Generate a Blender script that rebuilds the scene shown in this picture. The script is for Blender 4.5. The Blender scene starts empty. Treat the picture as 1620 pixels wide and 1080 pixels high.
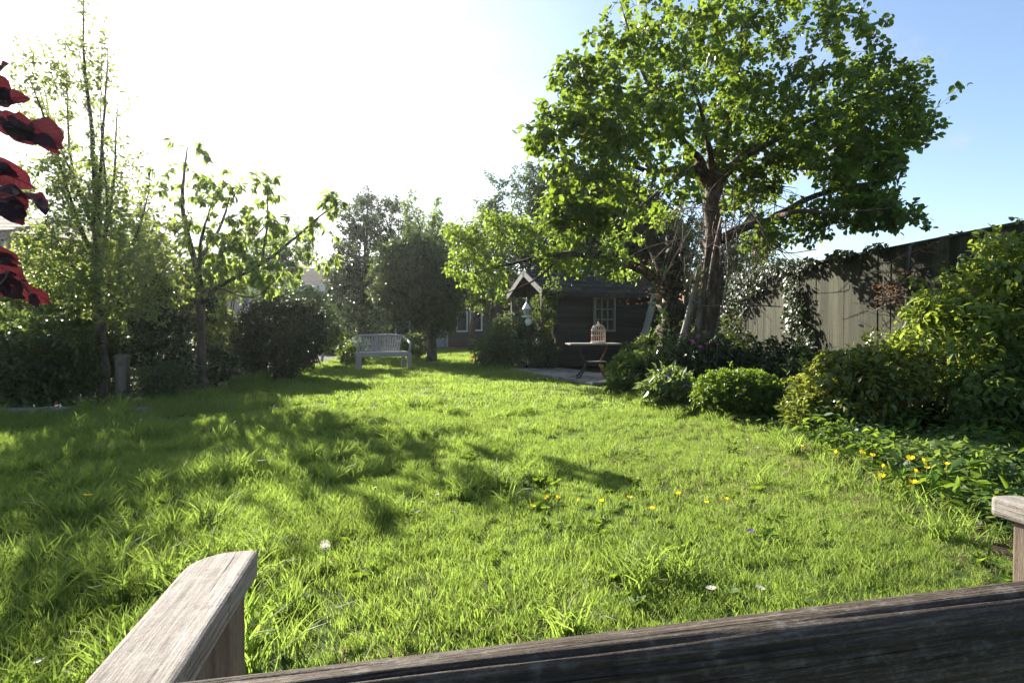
import bpy, math, random
import numpy as np
from mathutils import Vector, Matrix

R = math.radians
rng = np.random.default_rng(11)
random.seed(5)
S = bpy.context.scene
COL = S.collection

# ------------------------------------------------------------------ camera, sky, sun, exposure
CAM_H = 0.93
F = 900.0                                   # focal length in pixels of a 1620 wide frame
cam_d = bpy.data.cameras.new('camera')
cam = bpy.data.objects.new('camera', cam_d)
COL.objects.link(cam)
cam.location = (0, 0, CAM_H)
cam.rotation_euler = (R(90 - 1.27), 0, 0)
cam_d.sensor_width = 36.0
cam_d.lens = 36.0 * F / 1620.0
cam_d.clip_start = 0.02
cam_d.clip_end = 2000
S.camera = cam

SUN = Vector((-0.683, 1.0, 0.60)).normalized()
SUN_EL = math.asin(SUN.z)
SUN_ROT = math.atan2(SUN.x, SUN.y)

world = bpy.data.worlds.new('World')
S.world = world
world.use_nodes = True
wt = world.node_tree
wt.nodes.clear()


def nd(t, kind, **kw):
    n = t.nodes.new(kind)
    for k, v in kw.items():
        if k.startswith('i_'):
            n.inputs[k[2:].replace('_', ' ')].default_value = v
        else:
            setattr(n, k, v)
    return n


def mth(t, op, a, b=None, c=None, clamp=False):
    n = t.nodes.new('ShaderNodeMath')
    n.operation = op
    n.use_clamp = clamp
    for i, v in enumerate((a, b, c)):
        if v is None:
            continue
        if isinstance(v, (int, float)):
            n.inputs[i].default_value = v
        else:
            t.links.new(v, n.inputs[i])
    return n.outputs[0]


def mixc(t, fac, a, b, mode='MIX'):
    n = t.nodes.new('ShaderNodeMix')
    n.data_type = 'RGBA'
    n.blend_type = mode
    for sock, v in ((n.inputs[0], fac), (n.inputs[6], a), (n.inputs[7], b)):
        if isinstance(v, (int, float)):
            sock.default_value = v
        elif isinstance(v, (tuple, list)):
            sock.default_value = tuple(v) + (1.0,) * (4 - len(v))
        else:
            t.links.new(v, sock)
    return n.outputs[2]


def ramp(t, fac, stops, interp='LINEAR'):
    n = t.nodes.new('ShaderNodeValToRGB')
    cr = n.color_ramp
    cr.interpolation = interp
    while len(cr.elements) < len(stops):
        cr.elements.new(0.5)
    for e, (p, c) in zip(cr.elements, stops):
        e.position = p
        e.color = tuple(c) + (1.0,) * (4 - len(c))
    t.links.new(fac, n.inputs[0])
    return n.outputs[0]


def smooth(t, v, lo, hi):
    n = t.nodes.new('ShaderNodeMapRange')
    n.interpolation_type = 'SMOOTHSTEP'
    n.inputs['From Min'].default_value = lo
    n.inputs['From Max'].default_value = hi
    t.links.new(v, n.inputs['Value'])
    return n.outputs['Result']


SKY_STRENGTH = 0.072
sky = nd(wt, 'ShaderNodeTexSky', sky_type='NISHITA', sun_disc=False, sun_elevation=SUN_EL,
         sun_rotation=SUN_ROT, altitude=50, air_density=1.0, dust_density=1.2, ozone_density=2.0)
tc = nd(wt, 'ShaderNodeTexCoord')
dirv = tc.outputs['Generated']
dotn = nd(wt, 'ShaderNodeVectorMath', operation='DOT_PRODUCT')
wt.links.new(dirv, dotn.inputs[0])
dotn.inputs[1].default_value = SUN
prox = dotn.outputs['Value']
sep = nd(wt, 'ShaderNodeSeparateXYZ')
wt.links.new(dirv, sep.inputs[0])
zc = mth(wt, 'ADD', mth(wt, 'MAXIMUM', sep.outputs[2], 0.0), 0.22)
cmb = nd(wt, 'ShaderNodeCombineXYZ')
wt.links.new(mth(wt, 'DIVIDE', sep.outputs[0], zc), cmb.inputs[0])
wt.links.new(mth(wt, 'DIVIDE', sep.outputs[1], zc), cmb.inputs[1])
cn = nd(wt, 'ShaderNodeTexNoise')
cn.inputs['Scale'].default_value = 1.7
cn.inputs['Detail'].default_value = 9
cn.inputs['Roughness'].default_value = 0.58
cn.inputs['Distortion'].default_value = 0.35
wt.links.new(cmb.outputs[0], cn.inputs['Vector'])
cnv = cn.outputs[0]
# the bright bank of cloud the sun stands behind, and loose scraps of cloud over the rest of the sky
bank = smooth(wt, mth(wt, 'ADD', prox, mth(wt, 'MULTIPLY', mth(wt, 'SUBTRACT', cnv, 0.5), 0.34)), 0.815, 0.94)
scraps = mth(wt, 'MULTIPLY', smooth(wt, cnv, 0.54, 0.68), 0.85)
cover = mth(wt, 'MAXIMUM', bank, scraps)
glow = mth(wt, 'POWER', mth(wt, 'MAXIMUM', prox, 0.0), 30.0)
cbright = mth(wt, 'ADD', mth(wt, 'MULTIPLY', glow, 15.0), 2.9)
cvar = mth(wt, 'ADD', mth(wt, 'MULTIPLY', cnv, 1.0), 0.55)
ccol = mixc(wt, 1.0, (0.93, 0.96, 1.0), (1, 1, 1), 'MULTIPLY')
vm = nd(wt, 'ShaderNodeVectorMath', operation='SCALE')
wt.links.new(ccol, vm.inputs[0])
wt.links.new(mth(wt, 'MULTIPLY', cbright, cvar), vm.inputs['Scale'])
skyc = mixc(wt, cover, sky.outputs[0], vm.outputs[0])
bg = nd(wt, 'ShaderNodeBackground')
bg.inputs['Strength'].default_value = SKY_STRENGTH
wt.links.new(skyc, bg.inputs['Color'])
wo = nd(wt, 'ShaderNodeOutputWorld')
wt.links.new(bg.outputs[0], wo.inputs['Surface'])

sun_d = bpy.data.lights.new('sun', 'SUN')
sun_d.energy = 5.0
sun_d.angle = R(0.55)
sun_d.color = (1.0, 0.93, 0.80)
sun = bpy.data.objects.new('sun', sun_d)
COL.objects.link(sun)
sun.rotation_euler = (-SUN).to_track_quat('-Z', 'Y').to_euler()
sun.location = SUN * 60

S.view_settings.view_transform = 'Standard'
S.view_settings.look = 'None'
S.view_settings.exposure = 1.85
S.view_settings.gamma = 1.0
S.view_settings.use_curve_mapping = False
S.render.engine = 'CYCLES'
S.cycles.use_denoising = True
S.cycles.max_bounces = 7
S.cycles.diffuse_bounces = 3
S.cycles.glossy_bounces = 2
S.cycles.transmission_bounces = 5
S.cycles.transparent_max_bounces = 8
S.cycles.sample_clamp_indirect = 6.0
S.cycles.caustics_reflective = False
S.cycles.caustics_refractive = False


def P(px, py, Y):
    """point of the garden seen at a photo pixel, at depth Y metres"""
    return np.array(((px - 810) / F * Y, Y, CAM_H + (520 - py) / F * Y))


def G(px, py, z=0.0):
    """point of the ground seen at a photo pixel"""
    Y = (CAM_H - z) * F / (py - 520)
    return np.array(((px - 810) / F * Y, Y, z))


# ------------------------------------------------------------------ mesh helpers
def np_mesh(name, V, polys):
    me = bpy.data.meshes.new(name)
    V = np.asarray(V, dtype=np.float32)
    polys = [np.asarray(p, dtype=np.int32) for p in polys if len(p)]
    me.vertices.add(len(V))
    me.vertices.foreach_set('co', V.ravel())
    loops = np.concatenate([p.ravel() for p in polys])
    sizes = np.concatenate([np.full(len(p), p.shape[1], dtype=np.int32) for p in polys])
    starts = np.concatenate([[0], np.cumsum(sizes)[:-1]]).astype(np.int32)
    me.loops.add(len(loops))
    me.loops.foreach_set('vertex_index', loops)
    me.polygons.add(len(sizes))
    me.polygons.foreach_set('loop_start', starts)
    me.update(calc_edges=True)
    return me


def link(name, me, mat=None, parent=None, smooth_shade=False, loc=None):
    o = bpy.data.objects.new(name, me)
    COL.objects.link(o)
    if mat is not None and len(me.materials) == 0:
        me.materials.append(mat)
    if parent is not None:
        o.parent = parent
    if loc is not None:
        o.location = loc
    if smooth_shade:
        me.polygons.foreach_set('use_smooth', np.ones(len(me.polygons), dtype=bool))
    return o


def thing(name, label, cat, loc=(0, 0, 0), rz=0.0, group=None):
    o = bpy.data.objects.new(name, None)
    COL.objects.link(o)
    o.empty_display_size = 0.1
    o.location = tuple(float(v) for v in loc)
    o.rotation_euler = (0, 0, rz)
    tag(o, label, cat, group)
    return o


def tag(o, label, cat, group=None):
    o['label'] = label
    o['category'] = cat
    if group:
        o['group'] = group
    return o


class MB:
    """collects simple shapes into one mesh"""

    def __init__(self):
        self.V, self.F = [], []
        self.n = 0

    def add(self, V, Fs):
        self.V.append(np.asarray(V, dtype=float))
        self.F += [tuple(i + self.n for i in f) for f in Fs]
        self.n += len(V)
        return self

    def box(self, c, s, rot=None, taper=None):
        x, y, z = s[0] / 2, s[1] / 2, s[2] / 2
        V = np.array([(-x, -y, -z), (x, -y, -z), (x, y, -z), (-x, y, -z), (-x, -y, z), (x, -y, z), (x, y, z), (-x, y, z)])
        if taper:
            V[4:, :2] *= taper
        if rot is not None:
            V = V @ np.array(rot).T
        V = V + np.array(c)
        return self.add(V, [(0, 3, 2, 1), (4, 5, 6, 7), (0, 1, 5, 4), (1, 2, 6, 5), (2, 3, 7, 6), (3, 0, 4, 7)])

    def bar(self, a, b, w, h, upv=(0, 0, 1)):
        a, b = np.array(a, float), np.array(b, float)
        d = b - a
        L = np.linalg.norm(d)
        d = d / L
        u = np.array(upv, float)
        if abs(d @ u) > 0.98:
            u = np.array((1.0, 0, 0))
        s = np.cross(d, u)
        s /= np.linalg.norm(s)
        u = np.cross(s, d)
        M = np.stack((s, d, u), axis=1)
        return self.box((a + b) / 2, (w, L, h), M)

    def prism(self, outline, z0, z1):
        """outline of (x, y) counter-clockwise, extruded from z0 to z1"""
        n = len(outline)
        V = [(x, y, z0) for x, y in outline] + [(x, y, z1) for x, y in outline]
        Fs = [tuple(range(n - 1, -1, -1)), tuple(range(n, 2 * n))]
        Fs += [(i, (i + 1) % n, n + (i + 1) % n, n + i) for i in range(n)]
        return self.add(V, Fs)

    def lathe(self, prof, n=16, c=(0, 0, 0), cap=True):
        V, Fs = [], []
        for r, z in prof:
            for k in range(n):
                a = 2 * math.pi * k / n
                V.append((c[0] + r * math.cos(a), c[1] + r * math.sin(a), c[2] + z))
        for i in range(len(prof) - 1):
            for k in range(n):
                k2 = (k + 1) % n
                Fs.append((i * n + k, i * n + k2, (i + 1) * n + k2, (i + 1) * n + k))
        if cap:
            Fs.append(tuple(range(n - 1, -1, -1)))
            m = (len(prof) - 1) * n
            Fs.append(tuple(range(m, m + n)))
        return self.add(V, Fs)

    def tube(self, pts, rad, n=6, jitter=0.0, cap=True):
        V, Fs = tube(np.asarray(pts, float), np.broadcast_to(np.asarray(rad, float), (len(pts),)), n, jitter, cap)
        return self.add(V, Fs)

    def sphere(self, c, r, nu=10, nv=7):
        rr = (r, r, r) if isinstance(r, (int, float)) else r
        prof = [(math.sin(math.pi * i / nv), -math.cos(math.pi * i / nv)) for i in range(1, nv)]
        V = [(0, 0, -1)]
        for pr, pz in prof:
            for k in range(nu):
                a = 2 * math.pi * k / nu
                V.append((pr * math.cos(a), pr * math.sin(a), pz))
        V.append((0, 0, 1))
        Fs = []
        m = len(prof)
        for k in range(nu):
            k2 = (k + 1) % nu
            Fs.append((0, 1 + k2, 1 + k))
            for i in range(m - 1):
                Fs.append((1 + i * nu + k, 1 + i * nu + k2, 1 + (i + 1) * nu + k2, 1 + (i + 1) * nu + k))
            Fs.append((1 + (m - 1) * nu + k, 1 + (m - 1) * nu + k2, len(V) - 1))
        return self.add(np.array(V) * np.array(rr) + np.array(c), Fs)

    def mesh(self, name):
        me = bpy.data.meshes.new(name)
        me.from_pydata([tuple(v) for v in np.concatenate(self.V)], [], self.F)
        me.update()
        return me

    def build(self, name, mat, parent=None, sm=False, bevel=0.0, loc=None, seg=2):
        o = link(name, self.mesh(name), mat, parent, sm, loc)
        if bevel:
            m = o.modifiers.new('bevel', 'BEVEL')
            m.width = bevel
            m.segments = seg
            m.limit_method = 'ANGLE'
            m.angle_limit = R(35)
        return o


def tube(Q, r, n=6, jitter=0.0, cap=True):
    k = len(Q)
    d = np.gradient(Q, axis=0)
    d /= np.linalg.norm(d, axis=1, keepdims=True) + 1e-9
    ref = np.array((0.31, 0.77, 0.2)) if abs(d[0] @ np.array((0, 0, 1.0))) > 0.9 else np.array((0, 0, 1.0))
    a = np.cross(d, ref)
    a /= np.linalg.norm(a, axis=1, keepdims=True) + 1e-9
    b = np.cross(d, a)
    th = np.linspace(0, 2 * math.pi, n, endpoint=False)
    rr = r[:, None] * (1 + jitter * rng.standard_normal((k, n))) if jitter else np.repeat(r[:, None], n, 1)
    V = Q[:, None, :] + rr[:, :, None] * (np.cos(th)[None, :, None] * a[:, None, :] + np.sin(th)[None, :, None] * b[:, None, :])
    Fs = []
    for i in range(k - 1):
        for j in range(n):
            j2 = (j + 1) % n
            Fs.append((i * n + j, i * n + j2, (i + 1) * n + j2, (i + 1) * n + j))
    if cap:
        Fs.append(tuple(range(n - 1, -1, -1)))
        Fs.append(tuple(range((k - 1) * n, k * n)))
    return V.reshape(-1, 3), Fs


def spline(pts, step=0.12):
    """Catmull-Rom through the points (any number of columns)"""
    p = np.asarray(pts, float)
    if len(p) < 3:
        n = max(2, int(np.linalg.norm(p[-1, :3] - p[0, :3]) / step) + 1)
        return p[0] + (p[-1] - p[0]) * np.linspace(0, 1, n)[:, None]
    e = np.vstack((2 * p[0] - p[1], p, 2 * p[-1] - p[-2]))
    out = []
    for i in range(1, len(e) - 2):
        n = max(2, int(np.linalg.norm(e[i + 1, :3] - e[i, :3]) / step))
        t = np.linspace(0, 1, n, endpoint=False)[:, None]
        a, b, c, d = e[i - 1], e[i], e[i + 1], e[i + 2]
        out.append(0.5 * (2 * b + (c - a) * t + (2 * a - 5 * b + 4 * c - d) * t ** 2 + (3 * b - a - 3 * c + d) * t ** 3))
    out.append(p[-1:])
    return np.vstack(out)


# ------------------------------------------------------------------ materials
MATS = {}


def new_mat(name):
    m = bpy.data.materials.new(name)
    m.use_nodes = True
    t = m.node_tree
    t.nodes.clear()
    out = t.nodes.new('ShaderNodeOutputMaterial')
    MATS[name] = m
    return m, t, out


def leaf_mat(name, dark, mid, light, trans=(0.22, 0.33, 0.03), tfac=0.45, rough=0.42, spec=0.45, clump=1.6, obj_rand=False):
    m, t, out = new_mat(name)
    g = nd(t, 'ShaderNodeNewGeometry')
    v = g.outputs['Random Per Island']
    if obj_rand:
        oi = nd(t, 'ShaderNodeObjectInfo')
        v = mth(t, 'FRACT', mth(t, 'ADD', v, oi.outputs['Random']))
    nz = nd(t, 'ShaderNodeTexNoise')
    nz.inputs['Scale'].default_value = clump
    nz.inputs['Detail'].default_value = 2
    t.links.new(g.outputs['Position'], nz.inputs['Vector'])
    v2 = mth(t, 'ADD', mth(t, 'MULTIPLY', v, 0.55), mth(t, 'MULTIPLY', nz.outputs[0], 1.1))
    v2 = mth(t, 'SUBTRACT', v2, 0.33, clamp=True)
    c = ramp(t, v2, [(0.05, dark), (0.5, mid), (0.95, light)])
    pb = nd(t, 'ShaderNodeBsdfPrincipled')
    t.links.new(c, pb.inputs['Base Color'])
    pb.inputs['Roughness'].default_value = rough
    pb.inputs['Specular IOR Level'].default_value = spec
    tr = nd(t, 'ShaderNodeBsdfTranslucent')
    tcol = mixc(t, v2, tuple(x * 0.6 for x in trans), tuple(min(1, x * 1.25) for x in trans))
    t.links.new(tcol, tr.inputs['Color'])
    mx = nd(t, 'ShaderNodeMixShader')
    mx.inputs[0].default_value = tfac
    t.links.new(pb.outputs[0], mx.inputs[1])
    t.links.new(tr.outputs[0], mx.inputs[2])
    t.links.new(mx.outputs[0], out.inputs[0])
    return m


def noisy_mat(name, stops, scale=8.0, stretch=(1, 1, 1), detail=6, rough=0.85, bump=0.3, bdist=0.01, coord='Object', spec=0.3,
              tone=0.0, speck=None, rgh=0.6):
    """one noise, stretched along an axis, through a colour ramp; tone varies it per object; speck = (colour, scale, threshold)"""
    m, t, out = new_mat(name)
    tc = nd(t, 'ShaderNodeTexCoord')
    mp = nd(t, 'ShaderNodeMapping')
    mp.inputs['Scale'].default_value = stretch
    vec = tc.outputs[coord]
    oi = nd(t, 'ShaderNodeObjectInfo')
    off = nd(t, 'ShaderNodeVectorMath', operation='ADD')
    sc = nd(t, 'ShaderNodeVectorMath', operation='SCALE')
    sc.inputs[0].default_value = (17.0, 31.0, 23.0)
    t.links.new(oi.outputs['Random'], sc.inputs['Scale'])
    t.links.new(vec, off.inputs[0])
    t.links.new(sc.outputs[0], off.inputs[1])
    t.links.new(off.outputs[0], mp.inputs['Vector'])
    nz = nd(t, 'ShaderNodeTexNoise')
    nz.inputs['Scale'].default_value = scale
    nz.inputs['Detail'].default_value = detail
    nz.inputs['Roughness'].default_value = rgh
    t.links.new(mp.outputs[0], nz.inputs['Vector'])
    c = ramp(t, nz.outputs[0], stops)
    if tone:
        k = mth(t, 'ADD', mth(t, 'MULTIPLY', oi.outputs['Random'], 2 * tone), 1 - tone)
        vs = nd(t, 'ShaderNodeVectorMath', operation='SCALE')
        t.links.new(c, vs.inputs[0])
        t.links.new(k, vs.inputs['Scale'])
        c = vs.outputs[0]
    if speck:
        n2 = nd(t, 'ShaderNodeTexNoise')
        n2.inputs['Scale'].default_value = speck[1]
        n2.inputs['Detail'].default_value = 5
        t.links.new(off.outputs[0], n2.inputs['Vector'])
        c = mixc(t, smooth(t, n2.outputs[0], speck[2], speck[2] + 0.09), c, speck[0])
    pb = nd(t, 'ShaderNodeBsdfPrincipled')
    t.links.new(c, pb.inputs['Base Color'])
    pb.inputs['Roughness'].default_value = rough
    pb.inputs['Specular IOR Level'].default_value = spec
    if bump:
        bp = nd(t, 'ShaderNodeBump')
        bp.inputs['Strength'].default_value = bump
        bp.inputs['Distance'].default_value = bdist
        t.links.new(nz.outputs[0], bp.inputs['Height'])
        t.links.new(bp.outputs[0], pb.inputs['Normal'])
    t.links.new(pb.outputs[0], out.inputs[0])
    return m


def plain_mat(name, col, rough=0.6, metal=0.0, spec=0.5, trans=None):
    m, t, out = new_mat(name)
    pb = nd(t, 'ShaderNodeBsdfPrincipled')
    g = nd(t, 'ShaderNodeNewGeometry')
    nz = nd(t, 'ShaderNodeTexNoise')
    nz.inputs['Scale'].default_value = 14
    nz.inputs['Detail'].default_value = 4
    t.links.new(g.outputs['Position'], nz.inputs['Vector'])
    c = mixc(t, nz.outputs[0], tuple(x * 0.8 for x in col), tuple(min(1, x * 1.15) for x in col))
    t.links.new(c, pb.inputs['Base Color'])
    pb.inputs['Roughness'].default_value = rough
    pb.inputs['Metallic'].default_value = metal
    pb.inputs['Specular IOR Level'].default_value = spec
    if trans:
        tr = nd(t, 'ShaderNodeBsdfTranslucent')
        tr.inputs['Color'].default_value = tuple(trans) + (1,)
        mx = nd(t, 'ShaderNodeMixShader')
        mx.inputs[0].default_value = 0.5
        t.links.new(pb.outputs[0], mx.inputs[1])
        t.links.new(tr.outputs[0], mx.inputs[2])
        t.links.new(mx.outputs[0], out.inputs[0])
    else:
        t.links.new(pb.outputs[0], out.inputs[0])
    return m


def brick_mat(name, c1, c2, mortar, scale=1.0):
    m, t, out = new_mat(name)
    tc = nd(t, 'ShaderNodeTexCoord')
    mp = nd(t, 'ShaderNodeMapping')
    mp.inputs['Rotation'].default_value = (R(90), 0, 0)
    t.links.new(tc.outputs['Object'], mp.inputs['Vector'])
    b = nd(t, 'ShaderNodeTexBrick')
    b.inputs['Color1'].default_value = tuple(c1) + (1,)
    b.inputs['Color2'].default_value = tuple(c2) + (1,)
    b.inputs['Mortar'].default_value = tuple(mortar) + (1,)
    b.inputs['Scale'].default_value = scale
    b.inputs['Brick Width'].default_value = 0.225
    b.inputs['Row Height'].default_value = 0.075
    b.inputs['Mortar Size'].default_value = 0.006
    t.links.new(mp.outputs[0], b.inputs['Vector'])
    pb = nd(t, 'ShaderNodeBsdfPrincipled')
    pb.inputs['Roughness'].default_value = 0.9
    t.links.new(b.outputs[0], pb.inputs['Base Color'])
    t.links.new(pb.outputs[0], out.inputs[0])
    return m


leaf_mat('apple_leaf', (0.022, 0.050, 0.010), (0.050, 0.095, 0.018), (0.09, 0.145, 0.030), trans=(0.28, 0.40, 0.035), tfac=0.42, rough=0.38, obj_rand=True)
leaf_mat('limb_leaf', (0.035, 0.080, 0.012), (0.065, 0.130, 0.022), (0.11, 0.18, 0.035), trans=(0.33, 0.46, 0.05), tfac=0.48, rough=0.4)
leaf_mat('pear_leaf', (0.040, 0.072, 0.020), (0.070, 0.115, 0.030), (0.12, 0.17, 0.05), trans=(0.36, 0.44, 0.09), tfac=0.5, rough=0.4)
leaf_mat('cherry_leaf', (0.030, 0.065, 0.014), (0.055, 0.11, 0.022), (0.09, 0.15, 0.035), trans=(0.38, 0.50, 0.09), tfac=0.5, rough=0.36, obj_rand=True)
leaf_mat('evergreen_leaf', (0.012, 0.030, 0.009), (0.022, 0.050, 0.014), (0.045, 0.080, 0.022), trans=(0.07, 0.12, 0.02), tfac=0.25, rough=0.22, spec=0.6)
leaf_mat('holly_leaf', (0.024, 0.046, 0.020), (0.044, 0.076, 0.032), (0.075, 0.115, 0.05), trans=(0.14, 0.20, 0.05), tfac=0.25, rough=0.2, spec=0.65)
leaf_mat('dark_yew', (0.008, 0.020, 0.007), (0.015, 0.034, 0.010), (0.030, 0.058, 0.015), trans=(0.05, 0.09, 0.015), tfac=0.25, rough=0.5)
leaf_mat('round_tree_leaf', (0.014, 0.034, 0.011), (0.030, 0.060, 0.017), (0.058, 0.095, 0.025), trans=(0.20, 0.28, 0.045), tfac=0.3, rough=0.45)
leaf_mat('far_leaf', (0.030, 0.065, 0.016), (0.06, 0.11, 0.025), (0.10, 0.16, 0.04), trans=(0.26, 0.38, 0.06), tfac=0.45, rough=0.5)
leaf_mat('far_grey_leaf', (0.035, 0.055, 0.025), (0.055, 0.085, 0.036), (0.085, 0.12, 0.05), trans=(0.18, 0.25, 0.08), tfac=0.4, rough=0.5)
leaf_mat('box_leaf', (0.025, 0.060, 0.008), (0.055, 0.115, 0.014), (0.10, 0.18, 0.024), trans=(0.28, 0.42, 0.025), tfac=0.42, rough=0.35)
leaf_mat('shrub_leaf', (0.045, 0.080, 0.018), (0.085, 0.135, 0.030), (0.14, 0.19, 0.045), trans=(0.44, 0.54, 0.06), tfac=0.4, rough=0.36, obj_rand=True)
leaf_mat('red_edge_leaf', (0.040, 0.070, 0.014), (0.080, 0.118, 0.024), (0.15, 0.135, 0.035), trans=(0.33, 0.38, 0.045), tfac=0.38, rough=0.34, obj_rand=True)
leaf_mat('bed_leaf', (0.028, 0.060, 0.014), (0.055, 0.10, 0.024), (0.10, 0.15, 0.045), trans=(0.24, 0.34, 0.05), tfac=0.4, rough=0.52, spec=.25)
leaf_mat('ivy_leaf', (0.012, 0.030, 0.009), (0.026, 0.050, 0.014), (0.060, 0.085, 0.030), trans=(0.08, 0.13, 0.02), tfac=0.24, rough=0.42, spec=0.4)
leaf_mat('pale_leaf', (0.07, 0.11, 0.04), (0.14, 0.18, 0.07), (0.22, 0.26, 0.13), trans=(0.26, 0.34, 0.10), tfac=0.38, rough=0.6, spec=.2)
leaf_mat('dry_leaf', (0.05, 0.030, 0.016), (0.10, 0.060, 0.030), (0.17, 0.11, 0.06), trans=(0.30, 0.14, 0.06), tfac=0.35, rough=0.6)
leaf_mat('purple_leaf', (0.014, 0.008, 0.012), (0.022, 0.010, 0.016), (0.040, 0.015, 0.020), trans=(0.095, 0.013, 0.018), tfac=0.32, rough=0.5, spec=.3, clump=38, obj_rand=True)


def veined(m, strength=.6):
    """side veins running from the midrib, as relief and as a slightly paler line"""
    t = m.node_tree
    tc_ = nd(t, 'ShaderNodeTexCoord')
    sp = nd(t, 'ShaderNodeSeparateXYZ')
    t.links.new(tc_.outputs['Object'], sp.inputs[0])
    ax_ = mth(t, 'ABSOLUTE', sp.outputs[0])
    w = mth(t, 'SINE', mth(t, 'MULTIPLY', mth(t, 'SUBTRACT', sp.outputs[1], mth(t, 'MULTIPLY', ax_, 0.8)), 55.0))
    line = smooth(t, w, 0.80, 1.0)
    mid = mth(t, 'SUBTRACT', 1.0, smooth(t, ax_, 0.008, 0.03))
    v = mth(t, 'MAXIMUM', line, mid)
    bp = nd(t, 'ShaderNodeBump')
    bp.inputs['Strength'].default_value = strength
    bp.inputs['Distance'].default_value = 0.003
    t.links.new(mth(t, 'MULTIPLY', v, -1.0), bp.inputs['Height'])
    pb = next(n for n in t.nodes if n.type == 'BSDF_PRINCIPLED')
    tr = next(n for n in t.nodes if n.type == 'BSDF_TRANSLUCENT')
    t.links.new(bp.outputs[0], pb.inputs['Normal'])
    old = tr.inputs['Color'].links[0].from_socket
    dk = nd(t, 'ShaderNodeVectorMath', operation='SCALE')
    dk.inputs['Scale'].default_value = 0.45
    t.links.new(old, dk.inputs[0])
    t.links.new(mixc(t, v, old, dk.outputs[0]), tr.inputs['Color'])


veined(MATS['purple_leaf'])
leaf_mat('grass_blade', (0.058, 0.090, 0.018), (0.098, 0.140, 0.032), (0.16, 0.195, 0.055), trans=(0.385, 0.54, 0.085), tfac=0.46, rough=0.55, spec=0.22, clump=0.8, obj_rand=True)
leaf_mat('straw', (0.13, 0.105, 0.05), (0.21, 0.175, 0.09), (0.30, 0.26, 0.15), trans=(0.40, 0.34, 0.16), tfac=0.4, rough=0.6, spec=.2, obj_rand=True)
leaf_mat('weed_leaf', (0.028, 0.070, 0.010), (0.045, 0.105, 0.016), (0.07, 0.14, 0.022), trans=(0.26, 0.38, 0.03), tfac=0.42, rough=0.6, spec=.15, clump=2.0, obj_rand=True)
leaf_mat('strap_leaf', (0.05, 0.09, 0.03), (0.09, 0.14, 0.05), (0.16, 0.20, 0.09), trans=(0.28, 0.38, 0.08), tfac=0.4, rough=0.36)

noisy_mat('bark', [(0.3, (0.035, 0.026, 0.020)), (0.5, (0.085, 0.064, 0.050)), (0.7, (0.17, 0.135, 0.11))], scale=14, stretch=(1, 1, 0.25), bump=0.9, bdist=0.03)
noisy_mat('dark_bark', [(0.3, (0.016, 0.012, 0.010)), (0.5, (0.038, 0.029, 0.023)), (0.7, (0.085, 0.066, 0.052))], scale=14, stretch=(1, 1, 0.25), bump=0.9, bdist=0.03)
noisy_mat('pale_bark', [(0.3, (0.07, 0.055, 0.045)), (0.5, (0.15, 0.12, 0.10)), (0.7, (0.27, 0.22, 0.185))], scale=18, stretch=(1, 1, 0.3), bump=0.6, bdist=0.02)
noisy_mat('red_bark', [(0.3, (0.030, 0.018, 0.013)), (0.5, (0.070, 0.043, 0.031)), (0.7, (0.15, 0.10, 0.075))], scale=16, stretch=(1, 1, 0.3), bump=0.8, bdist=0.03)
noisy_mat('dead_twig', [(0.3, (0.07, 0.05, 0.04)), (0.6, (0.165, 0.122, 0.10)), (0.8, (0.25, 0.195, 0.16))], scale=20, bump=0.2)
noisy_mat('soil', spec=.08, stops=[(0.3, (0.022, 0.016, 0.011)), (0.55, (0.050, 0.036, 0.025)), (0.75, (0.09, 0.07, 0.05))], scale=9, bump=0.9, bdist=0.04, coord='Object', speck=((0.035, 0.055, 0.014), 3.0, 0.52))
noisy_mat('turf', spec=.05, stops=[(0.3, (0.026, 0.042, 0.010)), (0.5, (0.042, 0.070, 0.014)), (0.7, (0.070, 0.095, 0.022))], scale=6, bump=0.8, bdist=0.03, detail=9)
noisy_mat('far_ground', [(0.3, (0.03, 0.05, 0.015)), (0.5, (0.05, 0.075, 0.022)), (0.7, (0.075, 0.10, 0.03))], scale=0.4, bump=0.0)
noisy_mat('stone', [(0.3, (0.13, 0.12, 0.11)), (0.5, (0.22, 0.205, 0.185)), (0.7, (0.31, 0.29, 0.27))], scale=9, bump=0.5, bdist=0.01, tone=0.2, speck=((0.07, 0.09, 0.04), 4.0, 0.56))


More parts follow.
